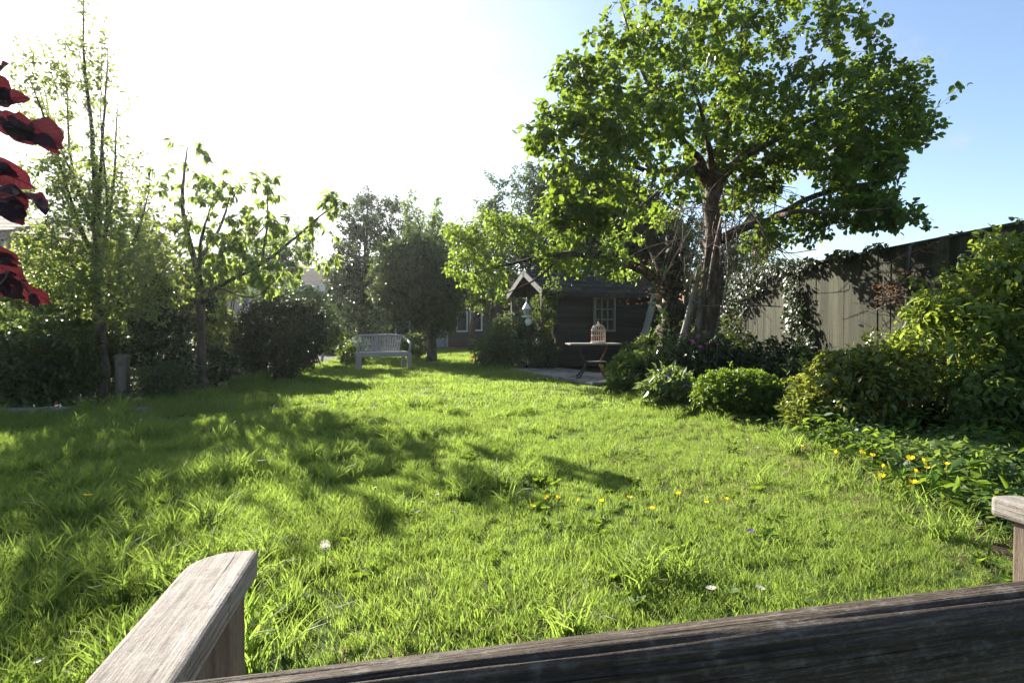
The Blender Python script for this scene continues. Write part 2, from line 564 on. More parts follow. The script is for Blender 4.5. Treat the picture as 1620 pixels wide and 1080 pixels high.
def old_wood(name, axis, stops, lichen, scale=26.0, tone=0.12, bump=0.6, lich=0.6):
    """weathered timber: fine grain and open cracks along one axis, lichen and grime in patches"""
    m, t, out = new_mat(name)
    tc = nd(t, 'ShaderNodeTexCoord')
    oi = nd(t, 'ShaderNodeObjectInfo')
    sc = nd(t, 'ShaderNodeVectorMath', operation='SCALE')
    sc.inputs[0].default_value = (3.1, 5.7, 4.3)
    t.links.new(oi.outputs['Random'], sc.inputs['Scale'])
    off = nd(t, 'ShaderNodeVectorMath', operation='ADD')
    t.links.new(tc.outputs['Object'], off.inputs[0])
    t.links.new(sc.outputs[0], off.inputs[1])

    def noise(s, stretch, detail, rg=0.6):
        mp = nd(t, 'ShaderNodeMapping')
        st = [1.0, 1.0, 1.0]
        st[axis] = stretch
        mp.inputs['Scale'].default_value = st
        t.links.new(off.outputs[0], mp.inputs['Vector'])
        n = nd(t, 'ShaderNodeTexNoise')
        n.inputs['Scale'].default_value = s
        n.inputs['Detail'].default_value = detail
        n.inputs['Roughness'].default_value = rg
        t.links.new(mp.outputs[0], n.inputs['Vector'])
        return n.outputs[0]
    grain = noise(scale * 6, 0.035, 5, 0.7)
    band = noise(scale * 1.2, 0.06, 4)
    crack = noise(scale * 3.3, 0.018, 3)
    spot = noise(scale * 1.1, 0.8, 6, 0.65)
    fine = noise(scale * 9, 0.35, 3, 0.7)
    v = mth(t, 'ADD', mth(t, 'MULTIPLY', grain, 0.5), mth(t, 'MULTIPLY', band, 0.3))
    v = mth(t, 'ADD', v, mth(t, 'MULTIPLY', fine, 0.2))
    c = ramp(t, v, [(0.34, stops[0]), (0.5, stops[1]), (0.66, stops[2])])
    ck = smooth(t, crack, 0.36, 0.30)
    ck = mth(t, 'SUBTRACT', 1.0, smooth(t, crack, 0.30, 0.37))
    c = mixc(t, mth(t, 'MULTIPLY', ck, 0.85), c, tuple(x * 0.22 for x in stops[0]))
    c = mixc(t, mth(t, 'MULTIPLY', smooth(t, spot, 0.50, 0.76), lich), c, lichen)
    c = mixc(t, mth(t, 'MULTIPLY', smooth(t, mth(t, 'SUBTRACT', 1.0, spot), 0.58, 0.70), 0.55), c, tuple(x * 0.5 for x in stops[0]))
    k = mth(t, 'ADD', mth(t, 'MULTIPLY', oi.outputs['Random'], 2 * tone), 1 - tone)
    vs = nd(t, 'ShaderNodeVectorMath', operation='SCALE')
    t.links.new(c, vs.inputs[0])
    t.links.new(k, vs.inputs['Scale'])
    pb = nd(t, 'ShaderNodeBsdfPrincipled')
    t.links.new(vs.outputs[0], pb.inputs['Base Color'])
    pb.inputs['Roughness'].default_value = 0.82
    pb.inputs['Specular IOR Level'].default_value = 0.25
    h = mth(t, 'SUBTRACT', mth(t, 'ADD', v, mth(t, 'MULTIPLY', spot, 0.25)), mth(t, 'MULTIPLY', ck, 0.9))
    bp = nd(t, 'ShaderNodeBump')
    bp.inputs['Strength'].default_value = bump
    bp.inputs['Distance'].default_value = 0.004
    t.links.new(h, bp.inputs['Height'])
    t.links.new(bp.outputs[0], pb.inputs['Normal'])
    t.links.new(pb.outputs[0], out.inputs[0])
    return m


GREYW = ((0.105, 0.085, 0.074), (0.235, 0.205, 0.185), (0.37, 0.335, 0.31))
DARKW = ((0.018, 0.012, 0.008), (0.055, 0.040, 0.029), (0.18, 0.143, 0.112))
old_wood('arm_wood', 1, ((0.060, 0.050, 0.043), (0.205, 0.180, 0.160), (0.37, 0.34, 0.31)), (0.36, 0.345, 0.32), scale=62, bump=0.9, lich=.4)
old_wood('leg_wood', 2, ((0.075, 0.052, 0.040), (0.14, 0.105, 0.082), (0.23, 0.185, 0.15)), (0.20, 0.205, 0.11), scale=34)
old_wood('rail_wood', 0, DARKW, (0.20, 0.185, 0.165), scale=95, bump=1.0)
old_wood('slat_wood', 0, GREYW, (0.45, 0.43, 0.40))
old_wood('fence_wood', 2, ((0.015, 0.016, 0.009), (0.044, 0.044, 0.026), (0.085, 0.083, 0.052)), (0.030, 0.044, 0.016), scale=7, tone=0.34, bump=.9)
old_wood('shed_wood', 0, ((0.022, 0.019, 0.017), (0.044, 0.038, 0.034), (0.080, 0.070, 0.062)), (0.05, 0.056, 0.04), scale=5, tone=0.2)
old_wood('barge_wood', 0, ((0.14, 0.13, 0.12), (0.26, 0.245, 0.23), (0.38, 0.36, 0.34)), (0.2, 0.2, 0.16), scale=8)
old_wood('post_wood', 2, ((0.08, 0.065, 0.05), (0.15, 0.125, 0.10), (0.22, 0.19, 0.155)), (0.13, 0.15, 0.09), scale=8)
old_wood('plank_wood', 2, ((0.13, 0.115, 0.10), (0.24, 0.215, 0.19), (0.36, 0.33, 0.30)), (0.26, 0.27, 0.2), scale=8)
noisy_mat('roof_felt', [(0.3, (0.022, 0.023, 0.022)), (0.5, (0.034, 0.036, 0.033)), (0.7, (0.055, 0.058, 0.05))], scale=6, bump=0.4, rough=1.0, spec=.08, speck=((0.06, 0.075, 0.035), 5, 0.56))
noisy_mat('roof_tile', [(0.3, (0.06, 0.042, 0.035)), (0.5, (0.11, 0.075, 0.06)), (0.7, (0.17, 0.12, 0.10))], scale=5, tone=0.3, bump=0.3)
noisy_mat('slate', [(0.3, (0.03, 0.028, 0.028)), (0.5, (0.05, 0.045, 0.045)), (0.7, (0.08, 0.073, 0.073))], rough=1.0, spec=.05, scale=3, tone=0.25, bump=0.2)
brick_mat('red_brick', (0.26, 0.095, 0.06), (0.20, 0.075, 0.05), (0.30, 0.27, 0.24))
brick_mat('brown_brick', (0.10, 0.072, 0.056), (0.08, 0.056, 0.045), (0.13, 0.12, 0.105))
plain_mat('white_paint', (0.78, 0.79, 0.80), 0.45)
plain_mat('white_plastic', (0.335, 0.31, 0.28), 0.6)
plain_mat('cage_paint', (0.55, 0.42, 0.33), 0.6)
plain_mat('iron', (0.045, 0.035, 0.030), 0.6, 0.3)
plain_mat('red_brown', (0.19, 0.07, 0.035), 0.85)
plain_mat('grey_metal', (0.35, 0.35, 0.36), 0.4, 0.7)
plain_mat('render_wall', (0.42, 0.41, 0.40), 0.9)
plain_mat('window_glass', (0.03, 0.035, 0.04), 0.06, 0.0, 0.8)
plain_mat('black_rubber', (0.02, 0.02, 0.02), 0.7)
plain_mat('yellow_petal', (0.85, 0.62, 0.015), 0.5, trans=(0.95, 0.72, 0.02))
plain_mat('white_petal', (0.75, 0.73, 0.72), 0.5, trans=(0.8, 0.8, 0.78))
plain_mat('magenta_petal', (0.48, 0.06, 0.33), 0.5, trans=(0.7, 0.10, 0.50))
plain_mat('violet_petal', (0.16, 0.09, 0.42), 0.5, trans=(0.30, 0.16, 0.65))
plain_mat('lilac_petal', (0.34, 0.26, 0.48), 0.5, trans=(0.5, 0.4, 0.65))
plain_mat('red_petal', (0.50, 0.015, 0.02), 0.5, trans=(0.7, 0.03, 0.02))
plain_mat('flower_eye', (0.55, 0.28, 0.02), 0.8)
plain_mat('stem_green', (0.06, 0.11, 0.02), 0.5)
plain_mat('blue_paint', (0.30, 0.38, 0.45), 0.5)
plain_mat('fluff', (0.78, 0.76, 0.70), 0.9, trans=(0.85, 0.82, 0.75))

# ------------------------------------------------------------------ leaves, twigs, trees
TEMPLATES = {
    # points along the leaf (y), half width (x), lift (z); two folded halves share the midrib
    'ovate': [(0.0, 0.0, 0.0), (-0.27, 0.30, 0.07), (-0.24, 0.62, 0.04), (0, 1.0, -0.16), (0.24, 0.62, 0.04), (0.27, 0.30, 0.07)],
    'round': [(0.0, 0.0, 0.0), (-0.36, 0.30, 0.08), (-0.34, 0.68, 0.03), (0, 1.0, -0.16), (0.34, 0.68, 0.03), (0.36, 0.30, 0.08)],
    'lance': [(0.0, 0.0, 0.0), (-0.15, 0.30, 0.04), (-0.13, 0.65, 0.0), (0, 1.0, -0.22), (0.13, 0.65, 0.0), (0.15, 0.30, 0.04)],
    'cherry': [(0.0, 0.0, 0.0), (-0.20, 0.35, 0.05), (-0.20, 0.68, -0.05), (0, 1.0, -0.32), (0.20, 0.68, -0.05), (0.20, 0.35, 0.05)],
    'ivy': [(0.0, 0.0, 0.0), (-0.46, 0.22, 0.05), (-0.26, 0.55, 0.04), (0, 1.0, -0.08), (0.26, 0.55, 0.04), (0.46, 0.22, 0.05)],
    'needle': [(0.0, 0.0, 0.0), (-0.05, 0.3, 0.01), (-0.045, 0.7, 0.0), (0, 1.0, -0.05), (0.045, 0.7, 0.0), (0.05, 0.3, 0.01)],
}


def unit(v):
    return v / (np.linalg.norm(v, axis=-1, keepdims=True) + 1e-9)


def leaf_frames(D, N):
    D = unit(D)
    s = unit(np.cross(D, N))
    n = np.cross(s, D)
    return s, D, n


def leaves_mesh(name, B, D, N, size, tmpl):
    T = np.array(TEMPLATES[tmpl])
    n = len(B)
    s, d, nn = leaf_frames(D, N)
    wj = rng.uniform(0.75, 1.2, n)[:, None]
    zj = rng.uniform(-0.2, 2.0, n)[:, None]
    tx, ty, tz = T[None, :, 0] * wj, np.repeat(T[None, :, 1], n, 0), T[None, :, 2] * zj
    V = B[:, None, :] + size[:, None, None] * (tx[..., None] * s[:, None] + ty[..., None] * d[:, None] + tz[..., None] * nn[:, None])
    o = (np.arange(n) * 6)[:, None]
    Q = np.concatenate((o + np.array([[0, 3, 2, 1]]), o + np.array([[0, 5, 4, 3]])))
    return np_mesh(name, V.reshape(-1, 3), [Q])


def cnoise(p, f):
    return (np.sin(p[:, 0] * f + 1.3) * np.cos(p[:, 1] * f * 0.9 - 0.7) + np.sin(p[:, 2] * f * 1.1 + 2.1)
            + 0.6 * np.sin((p[:, 0] + p[:, 2]) * f * 2.3 + 0.4) * np.cos(p[:, 1] * f * 2.1)) / 2.6


def blob_points(blobs, n, lo=0.35, gap=None, gf=2.2, zmin=0.03, stray=0.08):
    """n points in a union of ellipsoids (cx, cy, cz, rx, ry, rz, weight); lo is the hollow, gap drops pockets"""
    b = np.array(blobs, float)
    out = np.zeros((0, 3))
    while len(out) < n:
        m = n * 2
        i = rng.choice(len(b), m, p=b[:, 6] / b[:, 6].sum())
        u = unit(rng.standard_normal((m, 3)))
        r = (lo ** 3 + (1 - lo ** 3) * rng.random(m)) ** (1 / 3)
        q = b[i, :3] + u * r[:, None] * b[i, 3:6] * rng.uniform(0.85, 1.08, m)[:, None]
        q += (u * b[i, 3:6]) * ((rng.random(m) < stray) * rng.uniform(.08, .32, m))[:, None]
        ok = q[:, 2] > zmin
        if gap is not None:
            ok &= cnoise(q, gf) > gap
        out = np.vstack((out, q[ok]))
    return out[:n]


def grow(limbs, tips, seg=0.12, up=0.15, r_tip=0.003, r_k=0.012, wob=0.12, r_max=0.05):
    """twigs from each tip to the nearest wood; returns limb paths and twig paths as (points, radii)"""
    main, twigs = [], []
    cap = 200 + sum(200 for _ in limbs) + len(tips) * 30
    Pn = np.zeros((cap, 3))
    Rn = np.zeros(cap)
    k = 0
    for L in limbs:
        q = spline(L, seg)
        q[:, :3] += rng.standard_normal((len(q), 3)) * (0.12 * q[:, 3:4])
        main.append((q[:, :3], np.maximum(q[:, 3], 0.002)))
        st = len(q) // 4 if L[0][2] < 0.3 else 1
        m = len(q) - st
        Pn[k:k + m] = q[st:, :3]
        Rn[k:k + m] = q[st:, 3]
        k += m
    d0 = np.array([np.min(np.linalg.norm(Pn[:k] - t, axis=1)) for t in tips])
    for ti in np.argsort(d0):
        t = tips[ti]
        d = np.linalg.norm(Pn[:k] - t, axis=1)
        j = int(np.argmin(d + 0.25 * np.maximum(0, Pn[:k, 2] - t[2])))
        l = d[j]
        if l < 0.02:
            continue
        a = Pn[j]
        kk = int(min(12, max(2, l / seg + 1)))
        c = a + 0.5 * (t - a) + np.array((0, 0, up * l)) + rng.standard_normal(3) * wob * l
        s = np.linspace(0, 1, kk + 1)[:, None]
        q = (1 - s) ** 2 * a + 2 * s * (1 - s) * c + s ** 2 * t
        r0 = min(Rn[j] * 0.75 + 0.0005, r_tip + r_k * l, r_max)
        r = np.linspace(r0, r_tip, kk + 1)
        twigs.append((q, r))
        if k + kk < cap:
            Pn[k:k + kk] = q[1:]
            Rn[k:k + kk] = r[1:]
            k += kk
    return main, twigs


def leaf_sites(twigs, step=0.05, reach=0.5, tip=4, droop=0.25, spread=0.9, face_up=0.7, jit=0.0):
    """leaf bases, directions and normals along the outer stretch of each twig, with a rosette at its end"""
    B, D = [], []
    for q, r in twigs:
        dl = np.linalg.norm(np.diff(q, axis=0), axis=1)
        L = dl.sum()
        cum = np.concatenate([[0], np.cumsum(dl)])
        span = min(L, reach)
        n = int(span / step)
        at = np.concatenate((L - rng.random(n) * span, np.full(tip, L)))
        for x in at:
            i = min(len(dl) - 1, max(0, int(np.searchsorted(cum, x) - 1)))
            f = (x - cum[i]) / (dl[i] + 1e-9)
            B.append(q[i] + (q[i + 1] - q[i]) * min(1, f))
            D.append((q[i + 1] - q[i]) / (dl[i] + 1e-9))
    B, D = np.array(B), np.array(D)
    n = len(B)
    B = B + unit(rng.standard_normal((n, 3))) * rng.random((n, 1)) ** .6 * jit
    B[:, 2] = np.maximum(B[:, 2], .02)
    dirs = D * rng.uniform(0.2, 0.9, (n, 1)) + unit(rng.standard_normal((n, 3))) * spread
    dirs[:, 2] -= droop
    N = unit(rng.standard_normal((n, 3))) * (1 - face_up) + np.array((0, 0, 1.0)) * face_up
    return B, unit(dirs), N


def tubes_obj(name, paths, mat, parent, n=5, jitter=0.0, base=np.zeros(3)):
    mb = MB()
    for q, r in paths:
        V, Fs = tube(q - base, r, n, jitter, cap=r[0] > 0.01)
        mb.add(V, Fs)
    return mb.build(name, mat, parent, sm=True)


def leaf_objects(B, D, N, size, tmpl, mat, parent, base, count, key):
    """the `count` leaves that show largest become parts of their own (shared mesh); the rest is returned"""
    order = np.argsort(key)
    pick, rest = order[:count], order[count:]
    variants = []
    for k in range(4):
        me = leaves_mesh('leaf', np.zeros((1, 3)), np.array([[0, 1.0, 0]]), np.array([[0, 0, 1.0]]), np.array([1.0]), tmpl)
        me.materials.append(mat)
        variants.append(me)
    s, d, n = leaf_frames(D, N)
    for i in pick:
        o = bpy.data.objects.new('leaf', variants[int(rng.integers(4))])
        COL.objects.link(o)
        o.parent = parent
        M = Matrix((( s[i][0], d[i][0], n[i][0], 0), (s[i][1], d[i][1], n[i][1], 0), (s[i][2], d[i][2], n[i][2], 0), (0, 0, 0, 1)))
        p = B[i] - base
        o.matrix_local = Matrix.Translation(Vector(p)) @ M @ Matrix.Scale(float(size[i]), 4)
    return rest


CAMP = np.array((0, 0, CAM_H))


def in_view(B):
    px = 810 + F * B[:, 0] / np.maximum(B[:, 1], 0.01)
    py = 520 - F * (B[:, 2] - CAM_H) / np.maximum(B[:, 1], 0.01)
    return (px > 0) & (px < 1620) & (py > 0) & (py < 1080)


def plant(name, label, cat, base, limbs, blobs, n_tips, leaf='ovate', mat='far_leaf', bark='bark', size=0.06, step=0.05,
          reach=0.5, tip=4, droop=0.25, spread=0.9, face_up=0.6, lo=0.35, gap=None, gf=2.2, up=0.15, r_tip=0.003, r_k=0.012,
          singles=0, group=None, sides=7, jitter=0.05, wood='trunk', crown='crown', seg=0.12, wob=0.12, zmin=0.03, r_max=0.05, twig_n=3, more=9, loose=1.3, dens=1.5, along=0.0, stray=0.08):
    base = np.array(base, float)
    root = thing(name, label, cat, base, group=group)
    tips = blob_points(blobs, int(n_tips * dens), lo, gap, gf, zmin, stray)
    main, twigs = grow(limbs, tips, seg, up, r_tip, r_k, wob, r_max)
    tubes_obj(wood, main, MATS[bark], root, sides, jitter, base)
    tw = tubes_obj('twigs', twigs, MATS[bark], root, twig_n, 0.0, base)
    tw['kind'] = 'stuff'
    B, D, N = leaf_sites(twigs, step, reach, tip + more, droop, spread, face_up, size * loose)
    if along:
        B2, D2, N2 = leaf_sites([m_ for m_ in main if m_[1][-1] < .006], along, 2.6, 4, droop, 1.1, face_up, size * 1.6)
        B, D, N = np.vstack((B, B2)), np.vstack((D, D2)), np.vstack((N, N2))
    sz = size * rng.uniform(0.6, 1.2, len(B))
    if singles:
        dist = np.linalg.norm(B - CAMP, axis=1) / sz + np.where(in_view(B), 0, 1e4)
        keep = leaf_objects(B, D, N, sz, leaf, MATS[mat], root, base, singles, dist)
        B, D, N, sz = B[keep], D[keep], N[keep], sz[keep]
    cr = link(crown, leaves_mesh(crown, B - base, D, N, sz, leaf), MATS[mat], root)
    cr['kind'] = 'stuff'
    return root


def shrub(name, label, cat, base, blobs, n_tips, n_stems=7, **kw):
    """many-stemmed plant: stems fan out from the base into the blobs"""
    base = np.array(base, float)
    b = np.array(blobs, float)
    limbs = []
    for i in range(n_stems):
        q = b[i % len(b)]
        e = q[:3] + rng.uniform(-0.4, 0.4, 3) * q[3:6]
        m = base + (e - base) * np.array((0.35, 0.35, 0.6)) + rng.normal(0, 0.04, 3)
        s = base + np.array((rng.normal(0, 0.06), rng.normal(0, 0.06), 0))
        r = kw.get('stem_r', 0.018)
        limbs.append([(*s, r), (*m, r * 0.7), (*e, r * 0.35)])
    kw.pop('stem_r', None)
    kw.setdefault('wood', 'stems')
    kw.setdefault('crown', 'foliage')
    kw.setdefault('sides', 5)
    kw.setdefault('lo', 0.55)
    return plant(name, label, cat, base, limbs, blobs, n_tips, **kw)


def B_(px, py, Y, rpx, rpy, rd, w=1.0):
    """ellipsoid seen at pixel (px, py), depth Y, half sizes in pixels and metres"""
    c = P(px, py, Y)
    return (c[0], c[1], c[2], rpx / F * Y, rd, rpy / F * Y, w)


def LB(*pts):
    """limb from (px, py, Y, radius) points"""
    return [(*P(a, b, y), r) for a, b, y, r in pts]


def GB(px, Y):
    return np.array(((px - 810) / F * Y, Y, 0.0))


# ------------------------------------------------------------------ the setting: ground, lawn, beds, path
def sheet(name, outline, z, mat):
    mb = MB()
    mb.add([(x, y, z) for x, y in outline], [tuple(range(len(outline)))])
    o = mb.build(name, MATS[mat])
    o['kind'] = 'structure'
    return o


def area2(o):
    return sum(o[i][0] * o[(i + 1) % len(o)][1] - o[(i + 1) % len(o)][0] * o[i][1] for i in range(len(o)))


def ccw(o):
    return o if area2(o) > 0 else o[::-1]


sheet('ground', [(-300, -60), (300, -60), (300, 600), (-300, 600)], -0.04, 'far_ground')
sheet('flower_bed', [(0.2, 1.2), (7.5, 1.2), (7.5, 30), (-0.5, 30)], -0.02, 'soil')
sheet('border', [(-14, 1.5), (-3.2, 1.5), (-3.6, 24), (-14, 24)], -0.02, 'soil')
LAWN = ccw([(-7, -1.0), (3.2, -1.0), (2.7, 1.5), (2.0, 2.26), (1.89, 2.6), (2.08, 3.2), (2.22, 3.9), (2.30, 4.9), (1.98, 5.77),
            (1.80, 6.5), (1.62, 7.75), (1.42, 9.1), (0.85, 10.2), (0.55, 11.9), (0.1, 13.6), (-1.1, 15.6), (-1.0, 19), (-1.1, 26.5),
            (-3.6, 26.5), (-4.6, 20), (-5.1, 16.5), (-4.96, 14.2), (-4.6, 10.0), (-4.25, 7.8), (-4.5, 6.5), (-5.2, 5.95), (-7, 5.9)])
sheet('lawn', LAWN, 0.0, 'turf')


def inside(poly, p):
    poly = np.array(poly)
    x, y = p[:, 0], p[:, 1]
    c = np.zeros(len(p), bool)
    j = len(poly) - 1
    for i in range(len(poly)):
        xi, yi = poly[i]
        xj, yj = poly[j]
        hit = ((yi > y) != (yj > y)) & (x < (xj - xi) * (y - yi) / (yj - yi + 1e-12) + xi)
        c ^= hit
        j = i
    return c


# ---- paving before the shed
SHED_O = np.array((1.03, 13.29))
SHED_A = R(22.4)
SU = np.array((math.cos(SHED_A), math.sin(SHED_A)))
SV = np.array((-math.sin(SHED_A), math.cos(SHED_A)))
paving = thing('paving', 'low grey paving slabs laid in front of the dark wooden shed', 'paving', (SHED_O[0], SHED_O[1], 0), SHED_A)
paving['kind'] = 'structure'
del paving['category']
PAVE = [(0.0, 12.6), (1.2, 13.2), (2.6, 10.6), (1.5, 8.95), (1.05, 9.3), (0.72, 10.4), (0.45, 11.9)]
slab_mesh = MB().box((0, 0, 0.012), (0.585, 0.585, 0.05)).mesh('slab')
slab_mesh.materials.append(MATS['stone'])
for i in range(-5, 6):
    for j in range(-9, 1):
        c = SHED_O + SU * (0.6 * i + 0.3) + SV * (0.6 * j + 0.22)
        if inside(PAVE, np.array([c]))[0]:
            o = link('slab', slab_mesh, None, paving, loc=(0.6 * i + 0.3, 0.6 * j + 0.22, random.uniform(-0.006, 0.008)))
            o.rotation_euler = (R(random.uniform(-0.8, 0.8)), R(random.uniform(-0.8, 0.8)), R(random.uniform(-1, 1)))

# ---- stone edging at the left
edging = thing('stone_edging', 'pale stone edging along the shaded left border', 'edging', (-5.5, 5.95, 0))
for i in range(4):
    e = MB().box((0, 0, 0.02), (0.78, 0.20, 0.10)).build('edging_stone', MATS['stone'], edging, bevel=0.012, loc=(-1.3 + 0.8 * i, -0.03 + 0.10 * i, random.uniform(-0.01, 0.01)))
    e.rotation_euler = (0, 0, R(5 + random.uniform(-2, 2)))


# ------------------------------------------------------------------ thin scattering volume, added to stand in for veiling lens glare
GLARE_HAZE = 0.00055
hz, hzt, hzo = new_mat('glare_haze')
pv = nd(hzt, 'ShaderNodeVolumePrincipled')
pv.inputs['Color'].default_value = (0.97, 0.98, 1.0, 1)
pv.inputs['Density'].default_value = GLARE_HAZE
pv.inputs['Anisotropy'].default_value = 0.72
hzt.links.new(pv.outputs[0], hzo.inputs['Volume'])
ho = MB().box((0, 270, 4.0), (640, 700, 10.2)).build('glare_haze', hz)
ho['kind'] = 'stuff'


# ------------------------------------------------------------------ houses
def casement(parent, x, z, w, h, y, name='window', cols=1, rows=1, frame_mat='white_paint', fw=0.075, rot=None):
    """window with frame, glazing bars and panes; the outer face sits 3 cm proud of y, facing -y"""
    f = MB()
    f.box((x - w / 2 + fw / 2, y - 0.03, z + h / 2), (fw, 0.08, h))
    f.box((x + w / 2 - fw / 2, y - 0.03, z + h / 2), (fw, 0.08, h))
    f.box((x, y - 0.03, z + h - fw / 2), (w - 2 * fw, 0.076, fw))
    f.box((x, y - 0.03, z + fw / 2), (w - 2 * fw, 0.076, fw))
    bw = fw * 0.55
    for i in range(1, cols):
        f.box((x - w / 2 + fw + (w - 2 * fw) * i / cols, y - 0.03, z + h / 2), (bw, 0.05, h - 2 * fw))
    for j in range(1, rows):
        f.box((x, y - 0.033, z + fw + (h - 2 * fw) * j / rows), (w - 2 * fw, 0.045, bw * 0.9))
    fr = f.build(name, MATS[frame_mat], parent)
    for i in range(cols):
        for j in range(rows):
            pw, ph = (w - 2 * fw) / cols, (h - 2 * fw) / rows
            MB().box((x - w / 2 + fw + pw * (i + 0.5), y - 0.015, z + fw + ph * (j + 0.5)), (pw - bw, 0.01, ph - bw)).build('pane', MATS['window_glass'], fr)
    return fr


def roof_pieces(parent, mat, x0, x1, y0, z0, y1, z1, pw, pl, name='tile'):
    """courses of tiles laid from the eave (y0, z0) up to the ridge (y1, z1)"""
    L = math.hypot(y1 - y0, z1 - z0)
    a = math.atan2(z1 - z0, y1 - y0)
    me = MB().box((0, 0, 0), (pw * 0.97, pl * 1.15, 0.025)).mesh(name)
    me.materials.append(MATS[mat])
    for j in range(int(L / pl)):
        s = (j + 0.5) * pl
        n = int((x1 - x0) / pw)
        for i in range(n):
            o = link(name, me, None, parent, loc=(x0 + pw * (i + 0.5 + 0.5 * (j % 2)), y0 + s * math.cos(a), z0 + s * math.sin(a) + 0.03))
            o.rotation_euler = (a - 0.05, 0, R(random.uniform(-0.6, 0.6)))


# brick house at the far left
h = thing('brick_house', 'red brick house with tiled roof behind the tall leafy trees at the far left', 'house', (-17.7, 18, 0))
MB().box((0, 2.5, 1.95), (6.0, 5.0, 3.9)).build('wall', MATS['red_brick'], h)
rf = MB().add([(-3.3, -0.35, 3.86), (3.3, -0.35, 3.86), (1.8, 2.5, 4.85), (-3.3, 2.5, 4.85), (3.3, 5.4, 3.86), (-3.3, 5.4, 3.86)],
              [(0, 1, 2, 3), (1, 4, 2), (3, 2, 4, 5), (0, 3, 5), (0, 5, 4, 1)]).build('roof', MATS['roof_tile'], h)
roof_pieces(rf, 'roof_tile', -3.3, 2.0, -0.35, 3.9, 2.5, 4.88, 0.36, 0.3)
MB().box((0, -0.37, 3.78), (6.6, 0.05, 0.16)).build('gutter', MATS['iron'], h)
for wx in (-1.55, 1.26):
    casement(h, wx, 3.0, 1.1, 0.84, 0, cols=2, rows=1)

# bungalow seen in scraps behind the cherry tree
b = thing('bungalow', 'pale rendered bungalow with dark roof and white fascia behind the young cherry tree', 'house', (-9.6, 25, 0))
MB().box((0, 3, 1.35), (7.0, 6.0, 2.7)).build('wall', MATS['render_wall'], b)
rf = MB().add([(-3.9, -0.5, 2.72), (3.9, -0.5, 2.72), (3.9, 3, 3.9), (-3.9, 3, 3.9), (3.9, 6.4, 2.72), (-3.9, 6.4, 2.72)],
              [(0, 1, 2, 3), (3, 2, 4, 5), (1, 4, 2), (0, 3, 5), (0, 5, 4, 1)]).build('roof', MATS['slate'], b)
MB().box((0, -0.53, 2.66), (7.8, 0.05, 0.24)).build('fascia', MATS['white_paint'], b)
casement(b, -1.2, 1.0, 1.5, 1.2, 0, cols=2)
casement(b, 1.9, 1.0, 1.2, 1.2, 0, cols=2)

# long low house at the end of the lawn
c = thing('low_brick_house', 'low brown brick house with two white casement windows at the far end of the lawn', 'house', (-2.2, 27.6, 0))
MB().box((0, 2, 1.35), (11.0, 4.0, 2.7)).build('wall', MATS['brown_brick'], c)
rf = MB().add([(-5.9, -0.7, 2.62), (5.9, -0.7, 2.62), (5.9, 2, 3.7), (-5.9, 2, 3.7), (5.9, 4.6, 2.62), (-5.9, 4.6, 2.62)],
              [(0, 1, 2, 3), (3, 2, 4, 5), (1, 4, 2), (0, 3, 5), (0, 5, 4, 1)]).build('roof', MATS['slate'], c)
casement(c, -0.21 + 0.0, 0.78, 0.56, 1.0, 0)
casement(c, 0.46, 0.82, 0.62, 1.0, 0)
casement(c, -3.1, 0.3, 0.75, 1.0, 0)
MB().box((-1.28, -0.06, 1.05), (0.50, 0.06, 2.0)).build('door', MATS['blue_paint'], c)
MB().tube([(-0.95, -0.1, 0.05), (-0.95, -0.1, 2.55)], 0.06, 8).build('downpipe', MATS['white_paint'], c, sm=True)

# house beyond the fence, chimney in view
n = thing('neighbour_house', 'neighbouring house beyond the fence with a red brick chimney behind the apple tree', 'house', (12.2, 25, 0))
MB().box((0, 3, 1.6), (8, 6, 3.2)).build('wall', MATS['red_brick'], n)
rf = MB().add([(-4.3, -0.4, 3.15), (4.3, -0.4, 3.15), (4.3, 3, 3.75), (-4.3, 3, 3.75), (4.3, 6.4, 3.15), (-4.3, 6.4, 3.15)],
              [(0, 1, 2, 3), (3, 2, 4, 5), (1, 4, 2), (0, 3, 5), (0, 5, 4, 1)]).build('roof', MATS['roof_tile'], n)
ch = MB().box((-0.2, 2.6, 4.2), (0.55, 0.5, 1.5)).box((-0.2, 2.6, 4.98), (0.65, 0.6, 0.1)).build('chimney', MATS['red_brick'], rf)
MB().lathe([(0.13, 5.0), (0.10, 5.4), (0.12, 5.45)], 10, (-0.2, 2.6, 0)).build('chimney_pot', MATS['red_brown'], rf)

# ------------------------------------------------------------------ the fence
FR = 1.17
FA = np.array((5.44, 6.62))
FB = np.array((5.24, 9.66))
FD = (FB - FA) / np.linalg.norm(FB - FA)
f0 = FA - FD * 3.2
FL = 12.5
FH = CAM_H + FR
fence = thing('board_fence', 'tall weathered board fence along the right side with shadows of branches on it', 'fence', (f0[0], f0[1], 0), math.atan2(FD[1], FD[0]))
